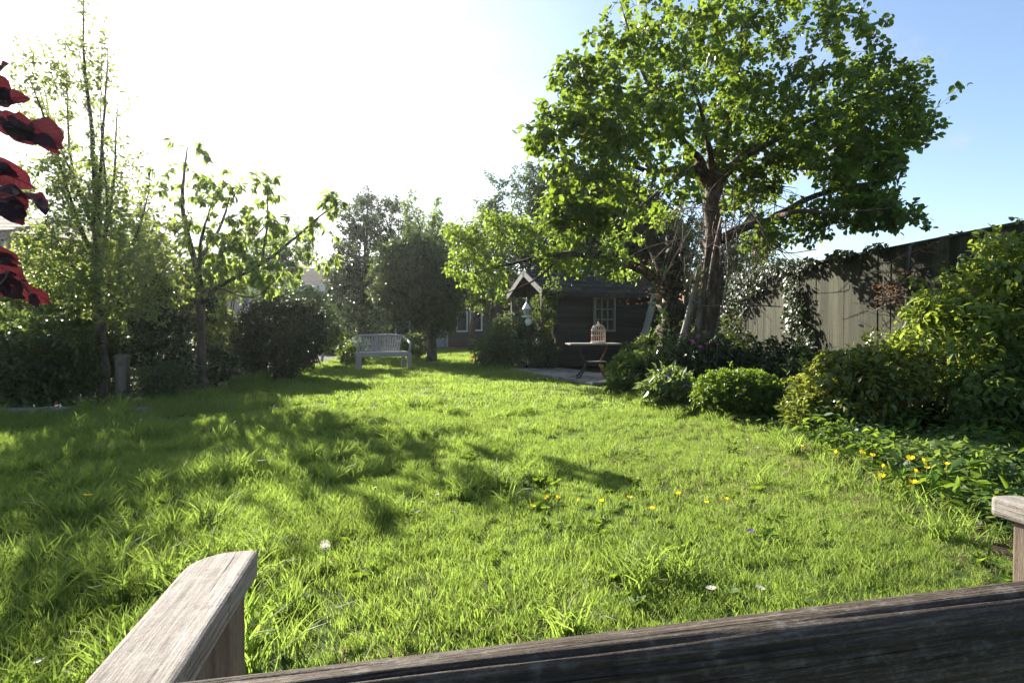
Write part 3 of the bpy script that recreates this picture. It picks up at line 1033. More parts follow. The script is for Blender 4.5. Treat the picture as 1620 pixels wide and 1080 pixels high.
# in its frame x runs away from the camera, the garden lies on +y
bw = 0.125
for k in range(3):
    hh = FH - 0.0535 - 0.0015 * k
    me = MB().box((0, 0, hh / 2), (bw * 1.12, 0.018, hh)).mesh('board')
    me.materials.append(MATS['fence_wood'])
    for i in range(k, int(FL / bw), 3):
        o = link('board', me, None, fence, loc=(bw * (i + 0.5), 0.010 * (i % 2) + random.uniform(-0.004, 0.004), 0))
        o.rotation_euler = (R(random.uniform(-0.3, 0.3)), R(random.uniform(-0.35, 0.35)), R(random.uniform(2, 4)))
for i in range(6):
    MB().box((0.3 + 2.4 * i, -0.09, FH / 2 - 0.02), (0.1, 0.1, FH)).build('post', MATS['post_wood'], fence)
for z in (0.35, 1.1, 1.85):
    MB().box((FL / 2, -0.045, z), (FL, 0.06, 0.07)).build('rail', MATS['post_wood'], fence)
cm = MB().box((0, 0, FH - 0.035), (1.245, 0.11, 0.035)).mesh('capping')
cm.materials.append(MATS['fence_wood'])
for i in range(10):
    o = link('capping', cm, None, fence, loc=(0.625 + 1.25 * i, -0.01, random.uniform(-0.004, 0.004)))

# ------------------------------------------------------------------ the shed
shed = thing('garden_shed', 'small dark weatherboard shed with pale bargeboards and a leaded window under the leafy limb', 'shed', (SHED_O[0], SHED_O[1], 0), SHED_A)
SL, SD, EV, RG = 2.95, 1.8, 1.84, 2.30
MB().box((SL / 2, SD / 2, EV / 2 + 0.02), (SL - 0.06, SD - 0.06, EV - 0.06)).build('inner_wall', MATS['shed_wood'], shed)
WX0, WX1, WZ0, WZ1 = 0.98, 1.58, 0.86, 1.70
rowh = 0.13


def wboard(x0, x1, z, parent, y=0.0):
    me = MB().box((0, 0, 0), (x1 - x0, 0.018, rowh * 1.12)).mesh('board')
    me.materials.append(MATS['shed_wood'])
    o = link('board', me, None, parent, loc=((x0 + x1) / 2, y, z + rowh / 2))
    o.rotation_euler = (R(-5.5), 0, R(random.uniform(-0.2, 0.2)))
    return o


for j in range(14):
    z = 0.05 + j * rowh
    if z + rowh > WZ0 - 0.02 and z < WZ1 + 0.02:
        wboard(0.03, WX0 - 0.05, z, shed)
        wboard(WX1 + 0.05, SL - 0.03, z, shed)
    else:
        wboard(0.03, SL - 0.03, z, shed)
for j in range(17):                                       # the gable end, facing left
    z = 0.05 + j * rowh
    half = SD / 2 if z < EV - 0.05 else max(0.08, (RG - z - 0.1) / (RG - EV) * SD / 2)
    me = MB().box((0, 0, 0), (0.018, 2 * half - 0.06, rowh * 1.12)).mesh('gable_board')
    me.materials.append(MATS['shed_wood'])
    o = link('gable_board', me, None, shed, loc=(0.0, SD / 2, z + rowh / 2))
    o.rotation_euler = (0, R(5.5), 0)
MB().box((0.005, 0.0, EV / 2), (0.07, 0.07, EV)).build('corner_post', MATS['shed_wood'], shed)
MB().box((SL - 0.005, 0.0, EV / 2), (0.07, 0.07, EV)).build('corner_post', MATS['shed_wood'], shed)
dr = MB().box((-0.035, SD / 2, 0.92), (0.04, 0.78, 1.70)).build('door', MATS['post_wood'], shed)
MB().box((-0.06, SD / 2, 1.35), (0.012, 0.5, 0.5)).build('pane', MATS['window_glass'], dr)
MB().sphere((-0.075, SD / 2 - 0.3, 0.95), 0.025).build('handle', MATS['iron'], dr)
casement(shed, (WX0 + WX1) / 2, WZ0, WX1 - WX0, WZ1 - WZ0, -0.01, cols=3, rows=3, frame_mat='plank_wood', fw=0.05)
ov, ox0, ox1 = 0.17, -0.42, SL + 0.12
sl = (RG - EV) / (SD / 2)
for s in (0, 1):
    ye = -ov if s == 0 else SD + ov
    ze = EV - ov * sl + 0.04
    roof = MB().add([(ox0, ye, ze), (ox1, ye, ze), (ox1, SD / 2, RG + 0.04), (ox0, SD / 2, RG + 0.04),
                     (ox0, ye, ze - 0.035), (ox1, ye, ze - 0.035), (ox1, SD / 2, RG + 0.005), (ox0, SD / 2, RG + 0.005)],
                    [(0, 1, 2, 3), (7, 6, 5, 4), (0, 4, 5, 1), (2, 6, 7, 3), (1, 5, 6, 2), (0, 3, 7, 4)])
    roof = roof.build('roof', MATS['roof_felt'], shed)
    for q in range(1, 4):                                 # lapped edges of the felt strips
        f = q / 4
        y = ye + (SD / 2 - ye) * f
        z = ze + (RG + 0.04 - ze) * f
        MB().bar((ox0 - 0.004, y, z + 0.004), (ox1 + 0.004, y, z + 0.004), 0.03, 0.012).build('felt_lap', MATS['roof_felt'], roof)
    MB().bar((ox0 - 0.015, ye, ze - 0.03), (ox0 - 0.015, SD / 2 + (0.03 if s == 0 else -0.03), RG + 0.005), 0.025, 0.13).build('bargeboard', MATS['barge_wood'], shed)
MB().box(((ox0 + ox1) / 2, -ov - 0.012, EV - ov * sl - 0.02), (ox1 - ox0, 0.02, 0.10)).build('fascia', MATS['shed_wood'], shed)
for yy in (0.0, SD):
    MB().box((ox0 + 0.06, yy, EV / 2 - 0.05), (0.07, 0.07, EV - 0.02)).build('porch_post', MATS['post_wood'], shed)

# ------------------------------------------------------------------ table and birdcage before the shed
TY = 10.46
tb = np.array(((938 - 810) / F * TY, TY, 0.03))
table = thing('garden_table', 'weathered garden table on a cast iron trestle in front of the shed', 'table', tb, R(4))
TZ = 0.625
for i in range(4):
    MB().box((0, -0.215 + 0.143 * i, TZ), (0.94, 0.138, 0.028)).build('top_board', MATS['plank_wood'], table, bevel=0.004)
for s in (-1, 1):
    lg = MB()
    lg.tube(spline([(0.26 * s, -0.02, TZ - 0.02), (0.20 * s, 0.0, 0.42), (0.12 * s, 0.0, 0.27)]), 0.017, 6)
    lg.tube(spline([(0.12 * s, 0.0, 0.27), (0.19 * s, -0.10, 0.13), (0.31 * s, -0.22, 0.0)]), 0.018, 6)
    lg.tube(spline([(0.12 * s, 0.0, 0.27), (0.18 * s, 0.10, 0.13), (0.27 * s, 0.22, 0.0)]), 0.018, 6)
    lg.box((0.32 * s, -0.225, 0.012), (0.07, 0.05, 0.024))
    lg.build('leg', MATS['red_brown' if s > 0 else 'iron'], table, sm=True)  # right leg redder: the sunlight on its foot is put into the colour
MB().box((0.06, -0.02, 0.30), (0.34, 0.16, 0.02)).build('shelf', MATS['plank_wood'], table)
MB().tube([(-0.12, 0, 0.27), (0.12, 0, 0.27)], 0.014, 6).build('stretcher', MATS['iron'], table, sm=True)

cage = thing('birdcage', 'domed wire birdcage standing on the garden table', 'birdcage', (tb[0] + 0.10, tb[1], TZ + 0.014 + 0.03))
CR = 0.128
MB().lathe([(CR + 0.012, 0), (CR + 0.014, 0.03), (CR - 0.004, 0.032)], 24).build('tray', MATS['cage_paint'], cage)
for k in range(22):
    a = 2 * math.pi * k / 22
    pts = [(CR * math.cos(a), CR * math.sin(a), 0.03), (CR * math.cos(a), CR * math.sin(a), 0.235)]
    for q in range(1, 7):
        e = q / 6 * math.pi / 2
        pts.append((CR * math.cos(e) * math.cos(a), CR * math.cos(e) * math.sin(a), 0.235 + 0.115 * math.sin(e)))
    MB().tube(pts, 0.0026, 4).build('wire', MATS['cage_paint'], cage)
for z, r in ((0.14, CR + 0.002), (0.235, CR + 0.004), (0.31, CR * 0.78)):
    MB().lathe([(r - 0.004, z - 0.006), (r + 0.002, z - 0.006), (r + 0.002, z + 0.006), (r - 0.004, z + 0.006)], 24, cap=False).build('hoop', MATS['cage_paint'], cage)
MB().lathe([(0.02, 0.348), (0.012, 0.36), (0.018, 0.372), (0.004, 0.395)], 10).build('finial', MATS['cage_paint'], cage, sm=True)

# leaning timber against the shed's right end, and a pole under the trees
p0, p1 = P(1010, 545, 13.0), P(1036, 466, 13.6)
p0[2] = 0.0
p0[0] = (1005 - 810) / F * 12.6
p0[1] = 12.6
lt = thing('leaning_plank', 'grey notched plank leaning against the right end of the shed', 'plank', p0)
MB().bar((0, 0, 0), p1 - p0, 0.15, 0.04, (0.2, 1, 0)).build('plank', MATS['plank_wood'], lt)
for q in range(6):
    e = (p1 - p0) * (0.18 + 0.14 * q)
    MB().box(e + np.array((-0.085, -0.03, 0)), (0.035, 0.05, 0.05)).build('cleat', MATS['plank_wood'], lt)
p0, p1 = P(1060, 548, 9.9), P(1107, 420, 9.3)
p0[2] = max(0.0, p0[2] - 0.62)
lp = thing('leaning_pole', 'stout grey pole leaning among the branches between stump and apple tree', 'pole', p0)
MB().tube(spline([(0, 0, 0), (p1 - p0) * 0.5 + np.array((0.03, 0, 0)), p1 - p0]), [0.075 - 0.002 * i for i in range(len(spline([(0, 0, 0), (p1 - p0) * 0.5 + np.array((0.03, 0, 0)), p1 - p0])))], 9, 0.03).build('pole', MATS['plank_wood'], lp, sm=True)

# white bird feeder hung at the shed's porch
fb = P(833, 520, 13.0)
fb[2] = 0
fd = thing('bird_feeder', 'white house shaped bird feeder hanging beside the gable of the shed', 'bird feeder', fb)
fd.scale = (.8, .8, .96)
MB().tube([(0.0, 0.02, 0), (0.0, 0.02, 1.72)], 0.013, 6).build('pole', MATS['iron'], fd, sm=True)
MB().lathe([(0.13, 1.44), (0.05, 1.55), (0.015, 1.60), (0.02, 1.68), (0.0, 1.72)], 8).build('roof', MATS['white_paint'], fd)
MB().lathe([(0.085, 1.28), (0.085, 1.44)], 8).build('seed_box', MATS['white_plastic'], fd)
MB().lathe([(0.06, 1.23), (0.15, 1.245), (0.155, 1.275), (0.12, 1.28)], 8).build('tray', MATS['white_paint'], fd)
MB().sphere((0.05, 0, 1.13), 0.10, 12, 8).build('globe', MATS['white_paint'], fd, sm=True)

# ------------------------------------------------------------------ white bench far down the lawn
bz = G(606, 585)
wb = thing('garden_bench', 'white plastic garden bench with a fanned slat back standing far down the lawn', 'bench', (bz[0], bz[1] - 0.05, 0), R(24))
sw, sh = 1.10, 0.40
MB().box((0, 0, sh), (sw, 0.44, 0.035)).build('seat', MATS['white_plastic'], wb, bevel=0.01)
MB().box((0, -0.222, sh - 0.045), (sw - 0.06, 0.03, 0.09)).build('apron', MATS['white_plastic'], wb, bevel=0.008)
for i in range(17):
    u = (i - 8) / 8
    top = 0.78 - 0.012 * u * u
    MB().bar((u * 0.40, 0.21, sh + 0.02), (u * 0.50, 0.30, top), 0.034, 0.016, (0, 1, 0.1)).build('slat', MATS['white_plastic'], wb)
MB().tube(spline([(u * 0.53, 0.30 + 0.0 * u, 0.785 - 0.02 * u ** 4) for u in np.linspace(-1, 1, 9)]), 0.026, 8).build('top_rail', MATS['white_plastic'], wb, sm=True)
MB().bar((-0.42, 0.225, sh + 0.17), (0.42, 0.225, sh + 0.17), 0.02, 0.03).build('back_band', MATS['white_plastic'], wb)
for s in (-1, 1):
    MB().tube(spline([(0.53 * s, 0.30, 0.745), (0.60 * s, 0.16, 0.66), (0.60 * s, -0.05, 0.615), (0.585 * s, -0.20, 0.58), (0.56 * s, -0.235, 0.42)], 0.05), 0.032, 8).build('armrest', MATS['white_plastic'], wb, sm=True)
    MB().box((0.555 * s, -0.22, 0.2), (0.095, 0.06, 0.40), taper=1.0).build('leg', MATS['white_plastic'], wb, bevel=0.012)
    MB().box((0.52 * s, 0.25, 0.2), (0.08, 0.055, 0.40)).build('leg', MATS['white_plastic'], wb, bevel=0.012)

# white chair behind the yew, and a low rail by the round tree
cz = G(524, 573)
wc = thing('garden_chair', 'white plastic garden chair half hidden behind the dark round bush', 'chair', cz, R(-70))
MB().box((0, 0, 0.38), (0.48, 0.46, 0.03)).build('seat', MATS['white_plastic'], wc, bevel=0.008)
MB().box((0, 0.24, 0.62), (0.46, 0.03, 0.42), [[1, 0, 0], [0, 0.96, 0.27], [0, -0.27, 0.96]]).build('backrest', MATS['white_plastic'], wc, bevel=0.01)
for sx in (-1, 1):
    MB().tube(spline([(0.25 * sx, 0.26, 0.62), (0.27 * sx, 0.0, 0.60), (0.25 * sx, -0.22, 0.55)]), 0.02, 6).build('armrest', MATS['white_plastic'], wc, sm=True)
    for sy in (-1, 1):
        MB().bar((0.21 * sx, 0.2 * sy, 0.37), (0.26 * sx, 0.26 * sy, 0), 0.045, 0.03).build('leg', MATS['white_plastic'], wc)
rz = G(666, 566)
lr = thing('low_rail', 'low pale rail on two short posts behind the trunk of the round tree', 'rail', rz)
MB().bar((-0.45, 0, 0.40), (0.50, 0.05, 0.43), 0.04, 0.045).build('rail', MATS['white_plastic'], lr)
for x in (-0.4, 0.42):
    MB().box((x, 0.02, 0.19), (0.05, 0.05, 0.38)).build('post', MATS['post_wood'], lr)

# wooden post at the left border
pp = G(193, 634)
po = thing('wooden_post', 'short square wooden post standing in the shaded left border', 'post', pp, R(12))
MB().box((0, 0, 0.29), (0.13, 0.13, 0.58)).build('shaft', MATS['post_wood'], po, bevel=0.008)
MB().box((0, 0, 0.588), (0.15, 0.15, 0.025), taper=0.7).build('cap', MATS['post_wood'], po)

# telephone wire over the garden
w0, w1 = P(505, 385, 25), P(434, 275, 18)
d = (w1 - w0)
pts = [w0 + d * t - np.array((0, 0, 0.35 * math.sin(min(t, 2.6) / 2.6 * math.pi))) for t in np.linspace(0, 2.6, 30)]
wr = MB().tube(pts, 0.011, 5).build('overhead_wire', MATS['black_rubber'], sm=True)
tag(wr, 'thin dark overhead wire slanting across the bright sky', 'wire')

# ------------------------------------------------------------------ the bench in the foreground
TH = R(11.56)
fg = thing('weathered_bench', 'weathered grey wooden bench seen from behind its back rail in the foreground', 'bench', (0.248, 0.866, 0), TH)
HI, AW, AT = 0.595, 0.076, 0.034
AZ = 0.64


def arc(cx, cy, r, a0, a1, n=6):
    return [(cx + r * math.cos(R(a0 + (a1 - a0) * i / n)), cy + r * math.sin(R(a0 + (a1 - a0) * i / n))) for i in range(n + 1)]


for s in (-1, 1):
    o = arc(-0.010, -0.010, 0.010, 0, 90, 3) + arc(-AW + 0.052, -0.052, 0.052, 100, 180, 7) + [(-AW, -0.60), (-0.006, -0.60)]
    if s > 0:
        o = [(-x, y) for x, y in o][::-1]
    me = MB().prism([(x + s * HI if s < 0 else x + HI, y) for x, y in o], -AT, 0.0).build('armrest', MATS['arm_wood'], fg, bevel=0.006, loc=(0, 0, AZ), seg=3)
    x = s * (HI + 0.036)
    MB().box((x, -0.062, (AZ - AT) / 2), (0.052, 0.060, AZ - AT - 0.001)).build('front_leg', MATS['leg_wood'], fg, bevel=0.004)
    MB().bar((x, -0.56, 0), (x, -0.640, 0.79), 0.05, 0.055, (0, 1, 0)).build('rear_leg', MATS['leg_wood'], fg, bevel=0.004)
    MB().box((x, -0.31, 0.36), (0.03, 0.44, 0.07)).build('side_rail', MATS['slat_wood'], fg, bevel=0.003)


def cracked_rail(L, T, H, rad):
    """long rail with rounded edges; weathered furrows wander along it as real grooves"""
    sec = []
    for cx_, cz_, a0 in ((T / 2 - rad, H / 2 - rad, 0), (-T / 2 + rad, H / 2 - rad, 90)):
        sec += [(cx_ + rad * math.cos(R(a0 + 90 * i / 22)), cz_ + rad * math.sin(R(a0 + 90 * i / 22))) for i in range(23)]
    sec += [(-T / 2, H / 2 - rad - .0009 * i) for i in range(1, 90)]
    sec += [(-T / 2, -H / 2), (T / 2, -H / 2), (T / 2, 0.0)]
    sec = np.array(sec)
    n, m = len(sec), 260
    nor = np.zeros_like(sec)
    tg = np.roll(sec, -1, 0) - np.roll(sec, 1, 0)
    nor[:, 0], nor[:, 1] = tg[:, 1], -tg[:, 0]
    nor = unit(nor)
    per = np.concatenate([[0], np.cumsum(np.linalg.norm(np.diff(sec, axis=0), axis=1))])
    X = np.linspace(-L / 2, L / 2, m)
    dep = np.zeros((m, n))
    for k in range(34):
        c0 = rng.uniform(.004, .115) if k > 12 else rng.uniform(.012, .050)
        wob = .0012 * np.sin(X * rng.uniform(3, 9) + rng.uniform(0, 6)) + .0005 * np.sin(X * rng.uniform(25, 60) + rng.uniform(0, 6)) + X * rng.uniform(-.006, .006)
        amp = np.clip(np.sin(X * rng.uniform(3, 14) + rng.uniform(0, 6)) + .35, 0, 1) * rng.uniform(.0006, .0024)
        w = rng.uniform(.0006, .0013)
        dep += amp[:, None] * np.exp(-((per[None] - c0 - wob[:, None]) / w) ** 2)
    dep += .0006 * np.sin(X * 9)[:, None] * np.sin(per * 160)[None]
    V = np.zeros((m, n, 3))
    V[..., 0] = X[:, None]
    V[..., 1] = sec[None, :, 0] - nor[None, :, 0] * dep
    V[..., 2] = sec[None, :, 1] - nor[None, :, 1] * dep
    a = (np.arange(m - 1)[:, None] * n + np.arange(n)[None]).ravel()
    b = (np.arange(m - 1)[:, None] * n + (np.arange(n)[None] + 1) % n).ravel()
    Q = np.stack((a, a + n, b + n, b), 1)
    return np_mesh('back_rail', V.reshape(-1, 3), [Q, np.arange(n)[None, :], np.arange((m - 1) * n, m * n)[None, ::-1]])


rail = link('back_rail', cracked_rail(1.60, 0.026, 0.13, 0.0115), MATS['rail_wood'], fg, loc=(0.1, -0.588, 0.7462))
rail.rotation_euler = (R(2), 0, R(0.5))
for i in range(11):
    MB().bar((-0.5 + 0.1 * i, -0.545, 0.42), (-0.5 + 0.1 * i, -0.575, 0.69), 0.045, 0.016, (0, 1, 0)).build('back_slat', MATS['slat_wood'], fg)
MB().box((0, -0.548, 0.39), (1.19, 0.03, 0.06)).build('lower_back_rail', MATS['slat_wood'], fg)
for i in range(6):
    MB().box((0, -0.50 + 0.082 * i, 0.41), (1.24, 0.066, 0.02)).build('seat_slat', MATS['slat_wood'], fg, bevel=0.003)
MB().box((0, -0.055, 0.35), (1.19, 0.028, 0.08)).build('front_rail', MATS['slat_wood'], fg, bevel=0.003)

# ------------------------------------------------------------------ trees
# the apple tree at the right
AY = 9.0
ab = GB(1126, AY)
limbs = [
    [(ab[0], AY, 0, 0.19), (*P(1120, 540, AY), 0.145), (*P(1130, 450, AY), 0.12), (*P(1126, 370, AY), 0.12), (*P(1128, 290, AY), 0.13), (*P(1135, 262, AY), 0.09)],
    LB((1128, 290, AY, .10), (1105, 255, AY, .06), (1065, 205, 8.4, .04), (1015, 120, 7.9, .022), (985, 30, 7.8, .012)),
    LB((1135, 265, AY, .10), (1150, 200, 9.2, .05), (1165, 120, 9.4, .03), (1170, 20, 9.6, .02)),
    LB((1132, 285, AY, .09), (1175, 250, 8.8, .05), (1240, 215, 8.5, .034), (1330, 165, 8.4, .02), (1430, 130, 8.4, .012)),
    LB((1128, 385, AY, .09), (1165, 365, 8.9, .075), (1215, 348, 8.7, .06), (1290, 310, 8.5, .04), (1400, 285, 8.4, .015)),
    LB((1126, 295, AY, .08), (1085, 268, 8.8, .05), (1020, 272, 8.0, .035), (940, 225, 7.5, .025), (860, 215, 7.3, .010)),
    LB((1130, 290, AY, .09), (1120, 240, 8.2, .045), (1110, 190, 7.5, .026), (1090, 130, 7.0, .015)),
    LB((1135, 285, AY, .09), (1190, 235, 9.7, .06), (1250, 180, 10.4, .035), (1300, 100, 10.8, .015)),
    LB((1105, 262, AY, .05), (1060, 290, 8.0, .03), (1010, 330, 7.5, .02), (960, 360, 7.3, .010)),
    LB((1215, 348, 8.7, .045), (1260, 335, 8.0, .035), (1320, 338, 7.7, .02), (1410, 330, 7.5, .008)),
]
blobs = [B_(1090, 95, AY, 150, 120, 1.6, 1.9), B_(1215, 55, AY, 130, 120, 1.5, 1.5), B_(1290, 180, AY, 150, 120, 1.6, 2.0), B_(1385, 200, 8.6, 70, 92, 1.0, .75),
         B_(1375, 290, 8.5, 75, 60, .9, .65), B_(1000, 170, 7.7, 110, 120, 1.1, 1.3), B_(920, 215, 7.4, 85, 60, .7, .6), B_(1180, 230, AY, 140, 70, 1.5, 1.0),
         B_(950, 285, 7.3, 85, 75, .7, .7), B_(1285, 280, 8.6, 120, 65, 1.2, .8), B_(1330, 335, 8.2, 90, 28, .7, .25), B_(905, 125, 7.5, 50, 28, .4, .14),
         B_(1435, 110, 8.4, 26, 34, .3, .12), B_(975, 40, 7.8, 50, 60, .6, .35), B_(1442, 190, 8.4, 26, 22, .3, .10), B_(850, 222, 7.2, 26, 20, .3, .08), B_(1400, 330, 7.8, 40, 30, .4, .12),
         B_(1060, 300, 7.6, 60, 40, .6, .10), B_(1250, 365, 8.5, 60, 28, .6, .22), B_(1390, 345, 7.9, 50, 22, .5, .15), B_(1150, 320, 10.6, 80, 36, .8, .45), B_(1195, 372, 9.9, 55, 26, .5, .22), B_(888, 325, 7.5, 28, 42, .3, .25), B_(930, 345, 7.5, 34, 24, .3, .25)]
apple = plant('apple_tree', 'big gnarled apple tree with a wide dark leafy crown standing by the fence', 'tree', ab, limbs, blobs, 1050,
              leaf='round', mat='apple_leaf', bark='red_bark', size=0.088, step=0.04, reach=0.6, tip=5, droop=0.35, lo=0.3, gap=-0.34, gf=2.7,
              singles=300, sides=9, jitter=0.06, r_k=0.009, dens=1.75, more=12, stray=.08)
# bare dead twigs hanging in its heart
dead = []
for i in range(230):
    a = P(rng.uniform(1060, 1225), rng.uniform(265, 420), rng.uniform(8.2, 10.2))
    l = rng.uniform(0.3, 1.1)
    v = np.array((rng.normal(0, .5), rng.normal(0, .4), -rng.uniform(.2, 1.0)))
    v = v / np.linalg.norm(v) * l
    q = spline([a, a + v * .5 + rng.normal(0, .10, 3), a + v], 0.12)
    dead.append((q, np.linspace(.008, .0025, len(q))))
for (a, b_, c_, r) in (((1140, 345), (1128, 400), (1118, 468), .022), ((1146, 350), (1150, 440), (1128, 545), .013), ((1090, 463), (1108, 483), (1150, 482), .012),
                       ((1150, 475), (1190, 482), (1235, 485), .010), ((1205, 380), (1240, 400), (1290, 395), .008)):
    q = spline([P(*a, 8.6), P(*b_, 8.5), P(*c_, 8.5)], 0.1)
    dead.append((q, np.linspace(r, r * .8, len(q))))
dt = tubes_obj('dead_branches', dead, MATS['dead_twig'], apple, 4, 0, ab)
dt['kind'] = 'stuff'
n_ = 420
a_ = rng.random(n_) * 6.283
Bi = np.stack((ab[0] + .05 * rng.standard_normal(n_) + np.cos(a_) * rng.uniform(.12, .24, n_), AY + np.sin(a_) * rng.uniform(.12, .24, n_), 2.2 * rng.random(n_) ** 1.3), 1)
iv = link('ivy', leaves_mesh('ivy', Bi - ab, np.array((0, -.3, -.8)) + rng.normal(0, .6, (n_, 3)), rng.normal(0, .6, (n_, 3)) + np.array((0, -1, .4)), rng.uniform(.05, .085, n_), 'ivy'), MATS['ivy_leaf'], apple)
iv['kind'] = 'stuff'
q = spline([P(1098, 600, 9.1), P(1108, 500, 9.0), P(1118, 420, 8.95), P(1124, 340, 8.95)], .12)
ls = tubes_obj('side_stem', [(q, np.linspace(.07, .05, len(q)))], MATS['bark'], apple, 8, .06, ab)

# broken ivy-clad stump whose living limb hangs over the shed
SY = 10.4
sb = GB(1066, SY)
limbs = [
    [(sb[0], SY, 0, .30), (*P(1062, 540, SY), .25), (*P(1063, 470, SY), .21), (*P(1066, 420, SY), .19), (*P(1066, 372, SY), .13)],
    LB((1058, 465, SY, .13), (1046, 420, SY, .12), (1030, 385, 10.5, .105), (1006, 358, 10.6, .08)),
    LB((1060, 475, SY, .13), (1035, 440, 10.5, .095), (1000, 420, 10.7, .08), (950, 408, 10.9, .065), (890, 402, 11.1, .05), (820, 415, 11.3, .03), (750, 432, 11.4, .012)),
    LB((950, 408, 10.9, .04), (900, 375, 11.4, .03), (840, 355, 11.8, .02), (770, 365, 12, .01)),
    LB((890, 402, 11.1, .03), (850, 440, 10.9, .02), (800, 465, 10.8, .008)),
]
blobs = [B_(780, 385, 11.4, 70, 50, .9, 1.3), B_(860, 380, 11.2, 75, 42, .9, 1.1), B_(940, 408, 10.9, 80, 26, .7, .7), B_(735, 395, 11.4, 40, 55, .6, .7),
         B_(985, 375, 10.8, 45, 40, .5, .3), B_(780, 440, 11.4, 34, 24, .5, .3), B_(1040, 350, 10.4, 50, 20, .5, .2), B_(880, 330, 11.2, 45, 28, .5, .3), B_(965, 425, 11.0, 70, 18, .5, .55), B_(895, 412, 11.2, 45, 18, .5, .4)]
stump = plant('old_apple_tree', 'broken old tree with a snapped trunk and one long leafy limb reaching over the shed', 'tree', sb, limbs, blobs, 420,
              leaf='ovate', mat='limb_leaf', bark='dark_bark', size=0.095, step=0.045, reach=0.55, tip=5, droop=0.35, lo=0.25, gap=-0.30, gf=3.4, sides=10, jitter=0.09, dens=1.15, more=7)
B = []
for i in range(500):
    t = rng.random()
    a = rng.random() * 6.283
    B.append(P(1063 + rng.normal(0, 5), 400 + 150 * t, SY) + np.array((math.cos(a), math.sin(a), 0)) * rng.uniform(.2, .36))
for i in range(260):
    B.append(P(rng.normal(1035, 35), rng.normal(445, 14), SY - .15) + rng.normal(0, .08, 3))
B = np.array(B)
B[:500, 1] -= .05
dl = link('dry_leaves', leaves_mesh('dry_leaves', B[500:] - sb, rng.normal(0, 1, (260, 3)), rng.normal(0, 1, (260, 3)), rng.uniform(.05, .09, 260), 'ovate'), MATS['dry_leaf'], stump)
dl['kind'] = 'stuff'
il = link('ivy', leaves_mesh('ivy', B[:500] - sb, np.array((0, -.3, -.8)) + rng.normal(0, .6, (500, 3)), rng.normal(0, .6, (500, 3)) + np.array((0, -1, .4)), rng.uniform(.05, .09, 500), 'ivy'), MATS['ivy_leaf'], stump)
il['kind'] = 'stuff'

# tall many-stemmed pear at the left
PY = 7.3
pb_ = GB(163, PY)


def stem(x1, y1, xm, ym, r=.03, Y2=PY):
    return [(pb_[0] + rng.normal(0, .05), PY + rng.normal(0, .05), 0.0 if r > .05 else 0.5, r), (*P(xm, ym, (PY + Y2) / 2), r * .75), (*P(x1, y1, Y2), r * .25)]


limbs = [[(*pb_, .075), (*P(160, 500, PY), .06), (*P(155, 360, PY), .045), (*P(152, 230, PY), .028), (*P(140, 90, PY), .014), (*P(143, -40, PY), .004)],
         LB((157, 400, PY, .03), (165, 250, 7.1, .018), (176, 120, 7.0, .010), (180, 40, 7.0, .003)), LB((156, 330, PY, .025), (150, 200, 7.6, .016), (130, 70, 7.8, .004)),
         LB((158, 430, PY, .028), (120, 330, 7.0, .018), (80, 200, 6.9, .010), (40, 90, 6.8, .003)), LB((158, 420, PY, .028), (105, 300, 7.6, .018), (75, 130, 7.8, .004)),
         LB((160, 410, PY, .028), (182, 300, 7.5, .018), (190, 190, 7.6, .008), (196, 150, 7.6, .003)), LB((156, 380, PY, .025), (118, 260, 7.3, .015), (112, 90, 7.3, .004)),
         LB((160, 480, PY, .03), (110, 410, 6.8, .018), (75, 350, 6.7, .006)), LB((160, 470, PY, .03), (215, 380, 7.0, .018), (240, 300, 7.0, .005)),
         LB((158, 440, PY, .022), (172, 330, 6.9, .014), (165, 200, 6.8, .007), (168, 90, 6.8, .003)), LB((154, 350, PY, .02), (98, 230, 7.2, .010), (60, 120, 7.1, .003))]
blobs = [B_(138, 60, PY, 28, 85, .4, .36), B_(70, 150, 7.0, 40, 85, .4, .55), B_(172, 130, 7.1, 20, 90, .4, .16), B_(115, 150, 7.3, 36, 90, .5, .42), B_(150, 270, PY, 72, 75, .7, 1.1), B_(112, 312, 7.0, 55, 65, .7, 1.4), B_(200, 340, 7.2, 46, 75, .6, .8), B_(98, 415, 6.8, 55, 55, .7, 1.5), B_(160, 420, 6.9, 95, 90, .8, 2.8), B_(220, 440, 7.0, 70, 80, .8, 1.7)]
plant('pear_tree', 'tall thin many-stemmed tree with upright shoots against the bright cloud at the left', 'tree', pb_, limbs, blobs, 720, leaf='ovate', mat='pear_leaf', bark='bark',
      size=0.060, step=0.036, reach=0.45, tip=4, droop=0.1, lo=0.1, gap=-0.5, gf=4, up=0.3, sides=7, twig_n=3, dens=1.8, more=4, along=.016)

# young cherry with drooping leaves
CY = 8.4
cb = GB(318, CY)
limbs = [[(*cb, .085), (*P(318, 560, CY), .065), (*P(316, 450, CY), .05), (*P(292, 330, CY), .03), (*P(300, 235, CY), .01)],
         LB((317, 480, CY, .04), (345, 455, 8.2, .03), (415, 418, 8.0, .024), (470, 375, 7.9, .017), (505, 345, 7.9, .012), (542, 318, 7.9, .006)),
         LB((415, 418, 8.0, .018), (425, 350, 8.0, .012), (425, 290, 8.0, .006)), LB((312, 420, CY, .03), (350, 360, 8.6, .02), (370, 300, 8.6, .007)),
         LB((316, 460, CY, .03), (270, 400, 8.2, .02), (240, 330, 8.1, .008)), LB((317, 470, CY, .03), (380, 400, 9.0, .02), (430, 350, 9.3, .007)),
         LB((316, 440, CY, .03), (320, 380, 7.7, .02), (335, 330, 7.4, .008)), LB((345, 455, 8.2, .02), (400, 470, 7.8, .012), (440, 440, 7.6, .006))]
